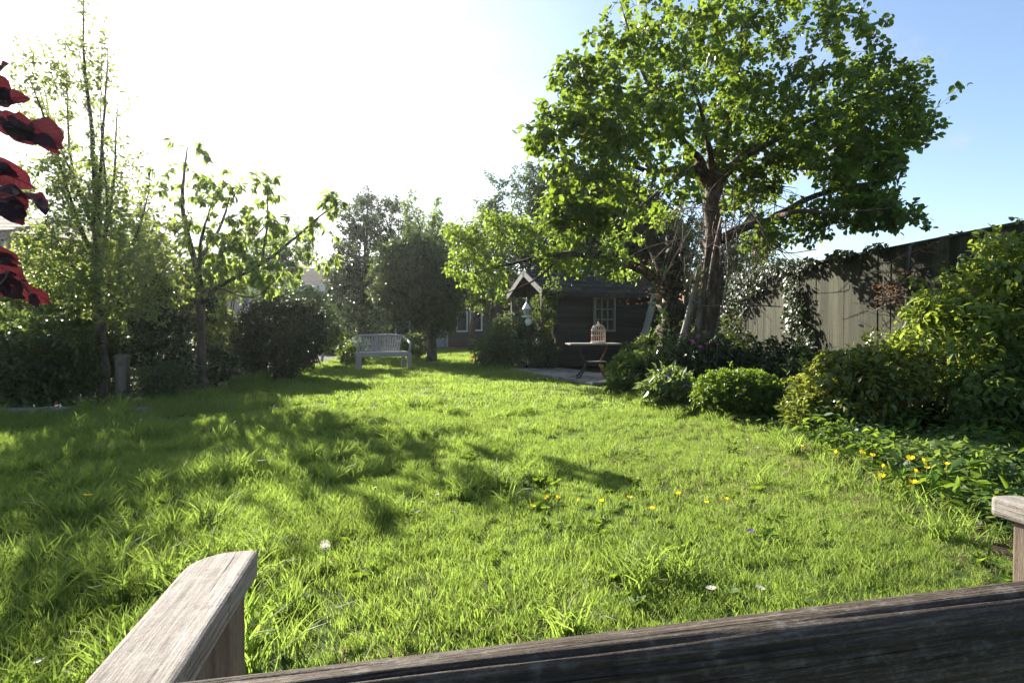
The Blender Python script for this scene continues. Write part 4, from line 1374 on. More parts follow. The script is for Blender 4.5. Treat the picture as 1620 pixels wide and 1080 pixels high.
blobs = [B_(300, 240, CY, 35, 22, .3, .22), B_(310, 300, CY, 65, 40, .7, .5), B_(375, 310, 8.5, 50, 40, .6, .35), B_(425, 300, 8.0, 20, 25, .25, .16), B_(400, 370, 8.2, 70, 35, .6, .9),
         B_(275, 375, 8.2, 65, 40, .6, 1.0), B_(340, 405, 8.3, 75, 45, .8, 1.4), B_(480, 370, 7.9, 45, 30, .3, .42), B_(530, 325, 7.9, 24, 18, .2, .25), B_(500, 405, 7.9, 40, 22, .3, .25),
         B_(430, 430, 8.0, 50, 30, .5, .5), B_(290, 440, 8.2, 50, 40, .6, .5)]
plant('cherry_tree', 'young cherry tree with large drooping leaves and one long branch reaching to the right', 'tree', cb, limbs, blobs, 380, leaf='cherry', mat='cherry_leaf', bark='bark',
      size=0.115, step=0.08, reach=0.4, tip=8, droop=0.75, spread=0.9, lo=0.15, gap=-0.35, gf=4, singles=300, sides=7, r_k=.007, dens=1.0, more=0, loose=.25)

# round dark tree with the bare brown trunk
RY = 15.6
rb = GB(682, RY)
limbs = [[(*rb, .17), (*P(683, 555, RY), .13), (*P(683, 535, RY), .12), (*P(672, 480, RY), .09), (*P(660, 400, RY), .03)],
         LB((683, 535, RY, .08), (710, 490, 15.4, .05), (720, 440, 15.4, .02)), LB((680, 520, RY, .07), (640, 470, 15.3, .05), (610, 430, 15.3, .02)), LB((675, 500, RY, .07), (670, 460, 14.8, .05), (665, 420, 14.6, .02))]
blobs = [B_(665, 452, RY, 72, 72, 1.25, 2.5), B_(692, 480, RY, 44, 55, 1.0, 1.1), B_(630, 440, RY, 45, 50, .9, .8), B_(655, 400, RY, 48, 32, .8, .6), B_(705, 440, RY, 34, 40, .8, .6)]
plant('round_tree', 'dense round dark green tree on a short bare brown trunk near the white bench', 'tree', rb, limbs, blobs, 620, leaf='ovate', mat='round_tree_leaf', bark='bark',
      size=0.085, step=0.05, reach=0.5, tip=6, lo=0.6, sides=9, seg=.2, dens=3.2, stray=.04)

# far trees
def far_tree(name, label, px, base_y_depth, blobs, n, mat, size, leaf='ovate', bark='bark', group=None, top=None, gap=-0.35, lo=0.3, gf=1.2, **kw):
    b0 = GB(px, base_y_depth)
    bl = np.array(blobs)
    c = (bl[:, :3] * bl[:, 6:7]).sum(0) / bl[:, 6].sum()
    zt = bl[:, 2].max()
    limbs = [[(*b0, .14), (b0[0] + .3 * (c[0] - b0[0]), b0[1], zt * .3, .10), (c[0] + .1, c[1], zt * .55, .06), (c[0] - .1, c[1], zt * .85, .012)]]
    for q in bl[:6]:
        limbs.append([(c[0], c[1], min(zt * .4, q[2] * .6), .05), (*((c + q[:3]) / 2), .03), (*q[:3], .015)])
    return plant(name, label, 'tree', b0, limbs, blobs, n, leaf=leaf, mat=mat, bark=bark, size=size, step=kw.pop('step', size * .55), reach=kw.pop('reach', .9), tip=kw.pop('tip', 6), lo=lo, gap=gap, gf=gf,
                 seg=.3, group=group, **kw)


far_tree('holly_tree', 'tall grey green evergreen tree glittering in the sun behind the white bench', 575, 18.5,
         [B_(570, 480, 18.5, 65, 60, 1.3, 1.6), B_(585, 410, 18.5, 60, 60, 1.2, 1.4), B_(575, 345, 18.5, 38, 40, .8, .7), B_(545, 430, 18.3, 35, 40, .8, .5), B_(625, 390, 18.6, 30, 45, .7, .5),
          B_(583, 312, 18.5, 8, 18, .2, .06), B_(618, 330, 18.5, 14, 20, .3, .12)], 520, 'holly_leaf', .10, gap=-.5, dens=2.2)
far_tree('yew_tree', 'broad dark evergreen tree standing behind the shed and the broken tree', 950, 21,
         [B_(960, 350, 21, 95, 80, 2.0, 2.2), B_(890, 320, 21, 55, 55, 1.4, 1.0), B_(1030, 380, 21, 60, 60, 1.5, .9), B_(870, 390, 21, 60, 60, 1.5, .9), B_(960, 430, 21, 120, 50, 2, 1.0)],
         900, 'dark_yew', .20, gap=-.8, lo=.45, dens=2.2)
far_tree('far_tree', 'loose light green tree rising between the round tree and the dark evergreen', 775, 25,
         [B_(778, 318, 25, 28, 40, .9, .7), B_(800, 345, 25, 40, 40, 1.1, .7), B_(770, 380, 25, 50, 40, 1.3, .9), B_(835, 300, 25, 30, 40, .9, .6)], 260, 'far_grey_leaf', .14, gap=-.3)
far_tree('far_tree', 'thick bright green tree in front of the low brick house', 745, 23.5,
         [B_(745, 420, 23.5, 45, 50, 1.2, 1.0), B_(730, 385, 23.5, 28, 30, .8, .5), B_(790, 440, 23.5, 50, 50, 1.2, .9), B_(800, 400, 23.5, 50, 45, 1.2, .7), B_(722, 455, 22.5, 34, 30, .9, .6), B_(716, 400, 23, 30, 46, .9, .6), B_(775, 470, 22.5, 45, 26, .9, .7)], 420, 'far_leaf', .13)
far_tree('sapling', 'thin sapling with wispy upright shoots behind the round tree', 668, 21,
         [B_(650, 345, 21, 14, 45, .4, .5), B_(672, 370, 21, 30, 35, .6, .8), B_(692, 350, 21, 10, 38, .3, .3), B_(702, 385, 21, 28, 28, .6, .6)], 150, 'far_leaf', .11, gap=-.5)
far_tree('far_tree', 'pale loose tree showing between the cherry tree and the evergreen', 430, 17,
         [B_(425, 420, 17, 50, 40, 1, 1), B_(465, 395, 17, 35, 35, .8, .7), B_(400, 450, 17, 50, 40, 1, .7)], 200, 'far_leaf', .10)
far_tree('far_tree', 'leafy tree behind the apple trunk beyond the fence', 1195, 19,
         [B_(1180, 405, 19, 55, 40, 1.2, 1.0), B_(1120, 420, 19, 60, 40, 1.2, 1.0), B_(1080, 370, 19, 40, 45, 1, .5)], 220, 'far_leaf', .12)
# trees standing behind the houses close the view along the ground
for i, (px, Y, top, wpx, lab) in enumerate([(610, 36, 395, 70, 'rounded far tree behind the low brick house, left of the saplings'), (850, 34, 380, 90, 'rounded far tree behind the shed, right end of the low brick house'),
                                            (330, 30, 430, 110, 'far green tree behind the pale bungalow'), (60, 26, 430, 90, 'far green tree behind the red brick house')]):
    far_tree('far_tree', lab, px, Y, [B_(px, (top + 520) / 2 + 10, Y, wpx, (520 - top) / 2, 2.5, 1.0), B_(px + wpx * .5, (top + 540) / 2 + 15, Y, wpx * .7, (500 - top) / 2, 2.2, .8)], 240, 'far_grey_leaf', .22)

# ------------------------------------------------------------------ shrubs at the left
shrub('round_bush', 'dark dense round bush standing alone at the left edge of the lawn', 'bush', G(440, 602),
      [B_(440, 535, 10.6, 66, 72, .78, 2), B_(420, 560, 10.6, 48, 48, .7, .8), B_(475, 520, 10.6, 42, 50, .6, .8)], 620, leaf='ovate', mat='dark_yew', size=.055, step=.035, tip=7, reach=.3, lo=.72, dens=3.2, stray=.03)
shrub('bright_shrub', 'yellow green shrub catching the light behind the dark round bush', 'shrub', G(497, 577),
      [B_(495, 500, 14, 30, 40, .5, 1), B_(475, 470, 14, 35, 22, .5, .6), B_(520, 530, 14, 25, 28, .4, .5)], 200, leaf='ovate', mat='far_leaf', size=.09, step=.06)
shrub('low_shrub', 'small light green shrub beside the white bench', 'shrub', G(562, 577),
      [B_(560, 560, 14.6, 24, 22, .4, 1)], 90, leaf='ovate', mat='bed_leaf', size=.08, step=.05, reach=.25)
shrub('low_shrub', 'small yellow green shrub behind the trunk of the round tree', 'shrub', G(660, 568),
      [B_(655, 545, 17, 22, 20, .4, 1)], 80, leaf='ovate', mat='far_leaf', size=.09, step=.06, reach=.25)
shrub('glossy_shrub', 'tall dark glossy shrub between the pear tree and the young cherry', 'shrub', G(255, 630),
      [B_(265, 555, 7.9, 52, 68, .5, 1.6), B_(238, 480, 7.8, 34, 60, .4, .8), B_(330, 575, 8.8, 45, 42, .4, .8), B_(300, 490, 8.9, 40, 55, .5, .7)], 520, leaf='ovate', mat='evergreen_leaf', size=.06, step=.04, tip=6, reach=.4, lo=.4, gap=-.5, gf=3.5)
shrub('hazel_shrub', 'light green sunlit shrub filling the gap between the pear tree and the young cherry', 'shrub', GB(225, 9.2),
      [B_(215, 415, 9.2, 60, 60, .6, 1.1), B_(250, 470, 9.0, 60, 60, .6, 1.2), B_(325, 440, 9.8, 50, 50, .5, .9), B_(290, 395, 9.6, 40, 36, .4, .4)], 400, leaf='ovate', mat='pear_leaf', size=.075, step=.045, tip=5, reach=.5, lo=.2, gap=-.4, gf=3.4, more=6)
shrub('hazel_shrub', 'light green leafy shrub at the far left behind the purple leaves', 'shrub', GB(60, 8.2),
      [B_(60, 470, 8.2, 65, 45, .6, 1.3), B_(115, 465, 8.0, 50, 55, .5, 1.1), B_(-30, 490, 8.2, 60, 45, .6, .8)], 380, leaf='ovate', mat='pear_leaf', size=.07, step=.045, tip=5, reach=.5, lo=.2, gap=-.4, gf=3.4, more=6)
shrub('hedge_shrub', 'dark overgrown shrub at the far left below the purple leaves', 'shrub', GB(60, 6.7),
      [B_(60, 560, 6.7, 80, 62, .6, 2), B_(-40, 545, 6.7, 80, 75, .7, 1.3), B_(20, 600, 6.5, 80, 50, .5, 1), B_(95, 590, 6.8, 48, 45, .5, .8)], 620, leaf='ovate', mat='round_tree_leaf', size=.065, step=.045, tip=6, reach=.4, lo=.4)
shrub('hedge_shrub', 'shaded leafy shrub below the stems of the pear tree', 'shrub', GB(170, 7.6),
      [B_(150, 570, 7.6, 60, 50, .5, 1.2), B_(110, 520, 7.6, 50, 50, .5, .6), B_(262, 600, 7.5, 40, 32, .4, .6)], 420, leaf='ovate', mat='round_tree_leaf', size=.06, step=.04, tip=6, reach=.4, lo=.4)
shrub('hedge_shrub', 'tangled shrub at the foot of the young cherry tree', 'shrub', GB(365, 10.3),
      [B_(345, 540, 10.3, 40, 62, .5, 1.2), B_(325, 470, 10.3, 46, 50, .5, .8), B_(385, 440, 11.2, 34, 30, .4, .5)], 320, leaf='ovate', mat='pear_leaf', size=.07, step=.05, tip=5, reach=.4, lo=.3)
shrub('back_hedge', 'thick dark hedge closing the left side behind the pear tree', 'hedge', GB(180, 11),
      [B_(60, 505, 11, 130, 58, .8, 1.6), B_(200, 500, 11, 100, 70, .8, 1.2), B_(310, 535, 11.5, 70, 46, .7, .7), B_(-90, 515, 10.5, 140, 60, .8, 1.2)], 620, leaf='ovate', mat='round_tree_leaf', size=.10, step=.06, tip=6, reach=.5, lo=.3, n_stems=12, gap=-.45, gf=2.6)
shrub('back_hedge', 'dark hedge behind the white plastic chair', 'hedge', GB(520, 23),
      [B_(480, 520, 23, 70, 35, .8, 1), B_(560, 520, 23, 60, 34, .8, 1)], 200, leaf='ovate', mat='round_tree_leaf', size=.14, step=.08, tip=6, reach=.5, lo=.3)

# ------------------------------------------------------------------ shrubs round the shed
shrub('light_shrub', 'light green mounded shrub left of the shed beside the red flower', 'shrub', G(795, 577),
      [B_(795, 545, 14.6, 38, 32, .6, 1.2), B_(775, 560, 14.4, 24, 18, .4, .5), B_(800, 520, 14.8, 22, 22, .4, .4)], 240, leaf='lance', mat='pale_leaf', size=.13, step=.05, reach=.3)
shrub('glossy_shrub', 'dark glossy shrub against the gable end of the shed', 'shrub', GB(840, 13.1),
      [B_(838, 545, 13.2, 32, 38, .45, 1.2), B_(865, 560, 13.0, 20, 26, .3, .5), B_(830, 510, 13.4, 18, 26, .3, .4)], 260, leaf='ovate', mat='holly_leaf', size=.06, step=.04, reach=.3)
shrub('climber', 'thin climbing plant trained up the front corner of the shed', 'climber', (SHED_O[0] - .12, SHED_O[1] - .1, 0),
      [B_(868, 500, 13.1, 12, 55, .12, 1), B_(872, 460, 13.05, 14, 22, .12, .4), B_(852, 490, 13.3, 16, 30, .15, .4)], 90, leaf='ovate', mat='bed_leaf', size=.06, step=.06, reach=.25, n_stems=3)

# ------------------------------------------------------------------ the right bed
shrub('box_ball', 'clipped bright green box ball at the edge of the right bed', 'bush', G(1168, 662),
      [B_(1168, 625, 5.95, 72, 40, .45, 2.2), B_(1150, 612, 5.9, 46, 28, .35, .5), B_(1188, 612, 6.0, 42, 28, .35, .5)], 760, leaf='ovate', mat='box_leaf', size=.030, step=.02, tip=8, reach=.14, lo=.80, stem_r=.012, seg=.06, dens=2.6, stray=.01, loose=.9)
shrub('strap_leaved_plant', 'clump of pale strap leaves with violet flowers beside the box ball', 'plant', G(1058, 645),
      [B_(1058, 615, 6.6, 34, 24, .22, 1)], 60, leaf='lance', mat='strap_leaf', size=.12, step=.04, reach=.16, tip=6, more=3, droop=-.3, spread=.6, up=.3, n_stems=8, stem_r=.006)
shrub('leafy_bed_plant', 'bright leafy plant spilling round the garden table in the right bed', 'plant', G(990, 622),
      [B_(1000, 588, 8.4, 34, 28, .35, 1.2), B_(1025, 578, 8.8, 30, 24, .35, .7), B_(985, 608, 8.0, 22, 15, .2, .4)], 220, leaf='ovate', mat='bed_leaf', size=.085, step=.04, reach=.22)
shrub('rhododendron', 'low dark shrub bearing magenta flowers under the apple tree', 'shrub', GB(1095, 8.2),
      [B_(1095, 565, 8.2, 60, 34, .5, 1.2), B_(1050, 580, 8.2, 40, 28, .4, .6), B_(1140, 570, 8.2, 35, 30, .4, .5)], 280, leaf='lance', mat='evergreen_leaf', size=.085, step=.045, reach=.25)
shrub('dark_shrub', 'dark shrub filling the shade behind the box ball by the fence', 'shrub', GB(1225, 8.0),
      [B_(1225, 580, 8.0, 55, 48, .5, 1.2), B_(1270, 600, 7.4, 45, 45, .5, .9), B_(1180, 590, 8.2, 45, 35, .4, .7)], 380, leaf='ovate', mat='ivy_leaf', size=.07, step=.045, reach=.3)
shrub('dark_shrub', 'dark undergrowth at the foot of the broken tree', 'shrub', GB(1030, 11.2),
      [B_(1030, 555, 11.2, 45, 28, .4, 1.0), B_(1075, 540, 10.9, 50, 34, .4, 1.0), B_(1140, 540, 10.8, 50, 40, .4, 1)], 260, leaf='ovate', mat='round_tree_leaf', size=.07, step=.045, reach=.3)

shrub('dark_shrub', 'dark leaf mass added to stand for the deep shade between the two big shrubs at the right', 'shrub', GB(1490, 5.6),
      [B_(1490, 630, 5.6, 70, 45, .4, 1.2), B_(1560, 650, 5.2, 70, 40, .35, 1.0), B_(1420, 650, 5.5, 40, 34, .3, .6)], 330, leaf='ovate', mat='ivy_leaf', size=.07, step=.045, reach=.3, lo=.2)  # added dark foliage, covers pale soil where only deep shade belongs

# ivy on the fence
def ivy_patch(label, spots, n, size=.075):
    b0 = np.array((FB[0] - .05, FB[1], 0))
    root = thing('ivy', label, 'climber', (spots[0][0], spots[0][1], 0))
    base = np.array((spots[0][0], spots[0][1], 0))
    mb = MB()
    Bs = []
    for (x, y, z, ry, rz_, w) in spots:
        m = int(n * w)
        q = unit(rng.standard_normal((m, 3))) * (rng.random((m, 1)) ** .45) * np.array((.14, ry, rz_)) + np.array((x, y, z))
        Bs.append(q)
        for k in range(3):
            e = q[rng.integers(m)]
            pts = spline([(x + .05, y + rng.normal(0, .1), max(0, z - 1.6 * rz_)), (x + .05, y + rng.normal(0, .15), z - .6 * rz_), e], .15)
            mb.tube(pts - base, .008, 4)
    mb.build('stems', MATS['bark'], root, sm=True)
    Bv = np.vstack(Bs)
    Bv[:, 2] = np.maximum(Bv[:, 2], .05)
    k = len(Bv)
    D = np.array((-.35, -.1, -.8)) + rng.normal(0, .55, (k, 3))
    N = np.array((-1.0, -.25, .55)) + rng.normal(0, .4, (k, 3))
    o = link('foliage', leaves_mesh('foliage', Bv - base, D, N, size * rng.uniform(.6, 1.2, k), 'ivy'), MATS['ivy_leaf'], root)
    o['kind'] = 'stuff'


def fx(Y):
    return FA[0] + (FB[0] - FA[0]) * (Y - FA[1]) / (FB[1] - FA[1])


def fspot(px, py, ry, rz_, w, off=.14):
    """spot on the fence seen at a photo pixel"""
    k = (px - 810) / F
    sl_ = (FB[0] - FA[0]) / (FB[1] - FA[1])
    Y = (FA[0] - sl_ * FA[1]) / (k - sl_)
    return (fx(Y) - off, Y, CAM_H + (520 - py) / F * Y, ry, rz_, w)


ivy_patch('ivy hanging over the top of the fence behind the apple tree', [fspot(1235, 425, .9, .16, 1), fspot(1190, 450, 1.0, .30, 1.6), fspot(1120, 450, 1.2, .6, 2.0), fspot(1180, 470, .5, .4, .8), fspot(1280, 418, .5, .12, .5), fspot(1150, 450, 1, .35, .8)], 420)
ivy_patch('pale glittering ivy column climbing the lit fence boards', [fspot(1268, 500, .35, .42, 1), fspot(1285, 545, .35, .35, .7), fspot(1262, 455, .3, .25, .4)], 420)
ivy_patch('ivy column on the shaded fence right of the apple trunk', [fspot(1155, 480, .5, .5, 1), fspot(1165, 540, .6, .45, .8)], 420)
ivy_patch('small sprig of ivy creeping over the fence capping', [fspot(1345, 402, .35, .08, 1), fspot(1400, 392, .25, .07, .5)], 160)

# bare conifer climber on the fence, brown and twiggy
cx = fspot(1470, 420, 0, 0, 0, .25)
cb2 = np.array((cx[0], cx[1], 0))
root = thing('dead_conifer', 'brown half dead conifer with drooping twigs against the top of the fence', 'shrub', cb2)
mb, mt = MB(), []
tr_ = spline([(0, 0, 0), (0.0, 0.05, 1.0), (-.02, 0, 2.0)], .2)
mb.tube(tr_, np.linspace(.05, .02, len(tr_)), 7, .05)
mb.build('trunk', MATS['bark'], root, sm=True)
B, D = [], []
for i in range(30):
    z = rng.uniform(1.2, 1.98)
    a = rng.uniform(-2.0, 2.0) + math.pi
    l = rng.uniform(.25, .6)
    e = np.array((math.cos(a) * l * .35, math.sin(a) * l * 1.3, z + rng.uniform(-.15, .2)))
    q = spline([(0, 0, z), e * .6 + np.array((0, 0, z * .4 + .03)), e], .08)
    mt.append((q, np.linspace(.012, .003, len(q))))
    for x in q[2:]:
        for _ in range(2):
            B.append(x)
            D.append(rng.normal(0, .6, 3) + np.array((0, 0, -.3)) + unit(e) * .5)
tubes_obj('branches', mt, MATS['dead_twig'], root, 4)
B, D = np.array(B), np.array(D)
o = link('sprays', leaves_mesh('sprays', B, D, rng.normal(0, 1, B.shape), rng.uniform(.05, .10, len(B)), 'lance'), MATS['dry_leaf'], root)
o['kind'] = 'stuff'

# big shrubs at the right
shrub('tall_shrub', 'large bright green shrub rising at the right edge in front of the fence', 'shrub', GB(1580, 5.0),
      [B_(1590, 490, 5.1, 105, 95, .65, 2.0), B_(1505, 530, 5.0, 70, 62, .55, 1.1), B_(1650, 440, 5.0, 100, 95, .7, 1.5), B_(1445, 562, 4.9, 46, 34, .4, .6), B_(1580, 405, 5.1, 40, 36, .4, .35), B_(1620, 560, 5.3, 90, 50, .45, .8), B_(1470, 490, 5.0, 26, 22, .25, .15)], 900, leaf='ovate', mat='shrub_leaf', size=.072, step=.042, tip=5, more=4, dens=1.25, reach=.4, lo=.45, face_up=.75, droop=.2, singles=300, seg=.1, gap=-.38, gf=4.5)
shrub('red_tipped_shrub', 'lower shrub with red tipped leaves between the box ball and the tall shrub', 'shrub', GB(1350, 4.95),
      [B_(1345, 625, 4.95, 88, 58, .48, 1.8), B_(1300, 655, 4.9, 52, 36, .4, .7), B_(1400, 590, 4.95, 62, 48, .45, .9), B_(1345, 580, 4.95, 34, 28, .3, .35)], 560, leaf='ovate', mat='red_edge_leaf', size=.062, step=.035, tip=6, reach=.25,
      lo=.55, face_up=.7, singles=300, seg=.08)
shrub('pale_shrub', 'pale leaved shrub low at the right edge under the tall shrub', 'shrub', GB(1590, 4.4),
      [B_(1590, 630, 4.4, 75, 52, .3, 1.2), B_(1640, 600, 4.4, 60, 60, .3, .8)], 190, leaf='ovate', mat='bed_leaf', size=.075, step=.05, reach=.3, lo=.3)

# ------------------------------------------------------------------ purple leaved shrub close by at the left edge
pbs = np.array((-1.42, 1.15, 0.0))
pur = thing('purple_shrub', 'purple leaved shrub reaching in from the left edge, its big leaves lit red from behind', 'shrub', pbs)
lv = [  # base px, py, tip px, py, depth
    (-8, 148, 8, 88, 1.02), (-12, 120, 22, 172, 1.0), (0, 162, 46, 152, 1.0), (-10, 178, 30, 205, .98), (-2, 190, 62, 214, .97), (18, 200, 66, 232, .96), (52, 198, 108, 236, .98), (22, 186, 60, 205, .95), (-20, 208, 12, 172, .99),
    (-14, 262, 52, 296, .99), (-10, 270, 18, 258, .98), (-14, 302, 50, 342, .96), (30, 306, 90, 320, .97), (-12, 320, 45, 345, .95),
    (-12, 402, 30, 412, 1.0), (-8, 420, 42, 440, .99), (8, 432, 36, 478, .98), (34, 444, 72, 490, 1.0), (-14, 440, 20, 470, .97),
    (-40, 150, -80, 190, 1.0), (-40, 260, -90, 250, 1.0), (-50, 330, -100, 350, .98), (-40, 430, -90, 420, 1.0), (-60, 100, -70, 40, 1.0), (-30, 110, -10, 50, 1.02), (-60, 480, -50, 540, 1.0), (-90, 200, -140, 180, 1.05), (-80, 380, -130, 400, 1.02)]


def big_leaf(w, curl, wave):
    """broad leaf, length 1 along y: five ribs across, nine along, folded on the midrib with a wavy edge"""
    V, Fs = [], []
    for i in range(9):
        t = i / 8
        hw = w * (max(0.0, math.sin(math.pi * min(1, t * .97 + .02))) ** .55) * (1.10 - .28 * t)
        for j in (-2, -1, 0, 1, 2):
            x = hw * j / 2
            z = .10 * abs(j) / 2 - curl * t * t + wave * math.sin(t * 9 + j) * abs(j) / 2 * .05
            V.append((x, t, z))
    for i in range(8):
        for j in range(4):
            a = i * 5 + j
            Fs.append((a, a + 1, a + 6, a + 5))
    return V, Fs


blm = []
for k in range(5):
    V, Fs = big_leaf(random.uniform(.33, .42), random.uniform(.1, .4), random.uniform(1.4, 2.6))
    me = MB().add(V, Fs).mesh('leaf')
    me.materials.append(MATS['purple_leaf'])
    me.polygons.foreach_set('use_smooth', np.ones(len(me.polygons), dtype=bool))
    blm.append(me)
n_lv = len(lv)
for (ax, ay, bx, by, Y) in list(lv):
    q, w = random.uniform(.15, .5), random.uniform(-22, 22)
    lv.append((ax + (bx - ax) * q, ay + (by - ay) * q, bx + random.uniform(-18, 6) - w * .3, by + w, Y + random.uniform(-.02, .03)))
tips = []
for i, (ax, ay, bx, by, Y) in enumerate(lv):
    a, b_ = P(ax, ay, Y), P(bx, by, Y + random.uniform(-.012, .012))
    d = b_ - a
    L = np.linalg.norm(d) * (.86 if i < n_lv else .62)
    tips.append(a)
    N = np.array((rng.normal(.1, .35), -.9, .3)) + rng.normal(0, .3, 3)
    s, dd, nn = leaf_frames(d[None], N[None])
    M = Matrix.Identity(3)
    for r_ in range(3):
        M[r_][0], M[r_][1], M[r_][2] = s[0][r_], dd[0][r_], nn[0][r_]
    o = bpy.data.objects.new('leaf', blm[i % 5])
    COL.objects.link(o)
    o.parent = pur
    o.matrix_local = Matrix.Translation(Vector(a - pbs)) @ M.to_4x4() @ Matrix.Scale(L, 4)
limbs = [[(*pbs, .03), (-1.45, 1.12, .7, .025), (-1.35, 1.08, 1.3, .016), (-1.25, 1.04, 1.75, .006)], [(-1.45, 1.12, .7, .02), (-1.3, 1.06, 1.0, .012), (*P(-40, 420, 1.0), .006)],
         [(-1.38, 1.1, 1.1, .015), (*P(-60, 290, 1.0), .007)], [(-1.35, 1.08, 1.3, .012), (*P(-50, 170, 1.0), .006)]]
main, twigs = grow(limbs, np.array(tips), .06, .05, .0016, .01, .08, .006)
tubes_obj('stems', main, MATS['bark'], pur, 7, .04, pbs)
tubes_obj('twigs', twigs, MATS['bark'], pur, 5, 0, pbs)

# ------------------------------------------------------------------ grass
def grass_tuft(name, n, h, w, lean, rad, mat):
    V, Fs = [], []
    for i in range(n):
        a = rng.random() * 6.283
        r = rad * math.sqrt(rng.random())
        x0, y0 = r * math.cos(a), r * math.sin(a)
        b_ = rng.random() * 6.283
        hh = h * rng.uniform(.5, 1.1)
        ln = lean * hh * rng.uniform(.2, 1.5)
        dx, dy = math.cos(b_), math.sin(b_)
        ww = w * rng.uniform(.7, 1.3) / 2
        tw = rng.random() * 6.283
        sx, sy = math.cos(tw) * ww, math.sin(tw) * ww
        k = len(V)
        for t, q in ((0, .8), (.4, 1.0), (.75, .7)):
            cx_, cy_ = x0 + dx * ln * t * t, y0 + dy * ln * t * t
            z = hh * t * (1 - .12 * t * lean)
            V += [(cx_ - sx * q, cy_ - sy * q, z), (cx_ + sx * q, cy_ + sy * q, z)]
        V.append((x0 + dx * ln, y0 + dy * ln, hh * (1 - .2 * lean)))
        Fs += [(k, k + 1, k + 3, k + 2), (k + 2, k + 3, k + 5, k + 4), (k + 4, k + 5, k + 6)]
    me = MB().add(V, Fs).mesh(name)
    me.materials.append(MATS[mat])
    return bpy.data.objects.new(name, me)


def weed_rosette(name, n, L, tmpl, mat):
    a = rng.random(n) * 6.283
    D = np.stack((np.cos(a), np.sin(a), rng.uniform(.1, .9, n)), 1)
    me = leaves_mesh(name, rng.normal(0, .015, (n, 3)) * np.array((1, 1, .2)) + np.array((0, 0, .01)), D, np.tile((0, 0, 1.0), (n, 1)) + rng.normal(0, .3, (n, 3)), L * rng.uniform(.6, 1.1, n), tmpl)
    me.materials.append(MATS[mat])
    return bpy.data.objects.new(name, me)


tcol = bpy.data.collections.new('grass_templates')
for k in range(4):
    tcol.objects.link(grass_tuft('a_short_tuft_%d' % k, 26, .075, .0034, .55, .05, 'grass_blade'))
for k in range(3):
    tcol.objects.link(grass_tuft('b_long_tuft_%d' % k, 22, .18, .0066, .75, .05, 'grass_blade'))
for k in range(3):
    tcol.objects.link(grass_tuft('c_far_tuft_%d' % k, 34, .075, .0085, .6, .15, 'grass_blade'))
tcol.objects.link(grass_tuft('e_straw_0', 14, .06, .0028, 1.3, .07, 'straw'))
tcol.objects.link(grass_tuft('e_straw_1', 10, .08, .003, 1.6, .08, 'straw'))
for k in range(2):
    tcol.objects.link(grass_tuft('f_fine_%d' % k, 40, .055, .0022, .7, .05, 'grass_blade'))
tcol.objects.link(weed_rosette('d_weed_0', 9, .055, 'ovate', 'weed_leaf'))
tcol.objects.link(weed_rosette('d_weed_1', 12, .035, 'round', 'weed_leaf'))


def n2(p, f, s=0.0):
    return (np.sin(p[:, 0] * f + 1.7 * np.sin(p[:, 1] * f * .7 + s) + s) + np.sin(p[:, 1] * f * 1.2 + 1.3 * np.sin(p[:, 0] * f * .8 + 2 + s)) + .7 * np.sin((p[:, 0] - p[:, 1]) * f * 2.1 + s)) / 2.7


pts, scl, var, rot = [], [], [], []


def scatter(poly, y0, y1, dens, pick, smin, smax, hgt=None, margin=.45):
    """instances in view between depths y0 and y1 at `dens` per square metre"""
    xm = min(9.0, 1.35 * y1 + 1.0)
    n = int(dens * (y1 - y0) * 2 * xm)
    p = np.stack((rng.uniform(-xm, xm, n), rng.uniform(y0, y1, n)), 1)
    p = p[(np.abs(p[:, 0]) < (.9 + margin) * p[:, 1] + .9) & inside(poly, p)]
    m = len(p)
    s = rng.uniform(smin, smax, m)
    if hgt is not None:
        k = hgt(p)
        s = s * k
        keep = k > .05
        p, s = p[keep], s[keep]
        m = len(p)
    pts.append(np.column_stack((p, np.full(m, -.004))))
    scl.append(s)
    var.append(rng.choice(pick, m))
    rot.append(np.column_stack((rng.normal(0, .12, m), rng.normal(0, .12, m), rng.random(m) * 6.283)))


def lush(p):
    """sward height over the lawn: rank and tufty at the left, short at the right"""
    left = np.clip((.6 - p[:, 0]) / 1.8, 0, 1)
    return np.clip(.66 + .20 * n2(p, 2.3) + .14 * n2(p, 6.0, 1.0) + left * (.30 + .35 * n2(p, 3.1, 2.0)), .30, 1.7)


def tussock(p):
    left = np.clip((.5 - p[:, 0]) / 1.5, 0.0, 1)
    k = n2(p, 3.4, .6) * .6 + n2(p, 8.0, 1.9) * .5
    return np.where(k > .62 - .40 * left, .55 + .5 * k + .2 * left, 0)


scatter(LAWN, .25, 3.0, 400, [0, 1, 2, 3], .7, 1.15, lush)
scatter(LAWN, 3.0, 6.5, 330, [0, 1, 2, 3], .8, 1.3, lush)
scatter(LAWN, .5, 7.0, 150, [4, 5, 6], .6, 1.1, tussock)
scatter(LAWN, .5, 4.5, 30, [10, 11], .6, 1.3)
scatter(LAWN, .25, 5.5, 90, [12, 13], .7, 1.3, lambda p: np.clip(.5 + .7 * n2(p, 1.9, 3.0) + .25 * p[:, 0], 0, 1.2))
scatter(LAWN, .25, 4.6, 420, [14, 15], .8, 1.25, lambda p: np.clip(.75 + .4 * n2(p, 2.7, 5.0), 0, 1.2))
scatter(LAWN, 6.0, 13.0, 75, [7, 8, 9], .75, 1.15, lush)
scatter(LAWN, 13.0, 26.5, 32, [7, 8, 9], .9, 1.5)
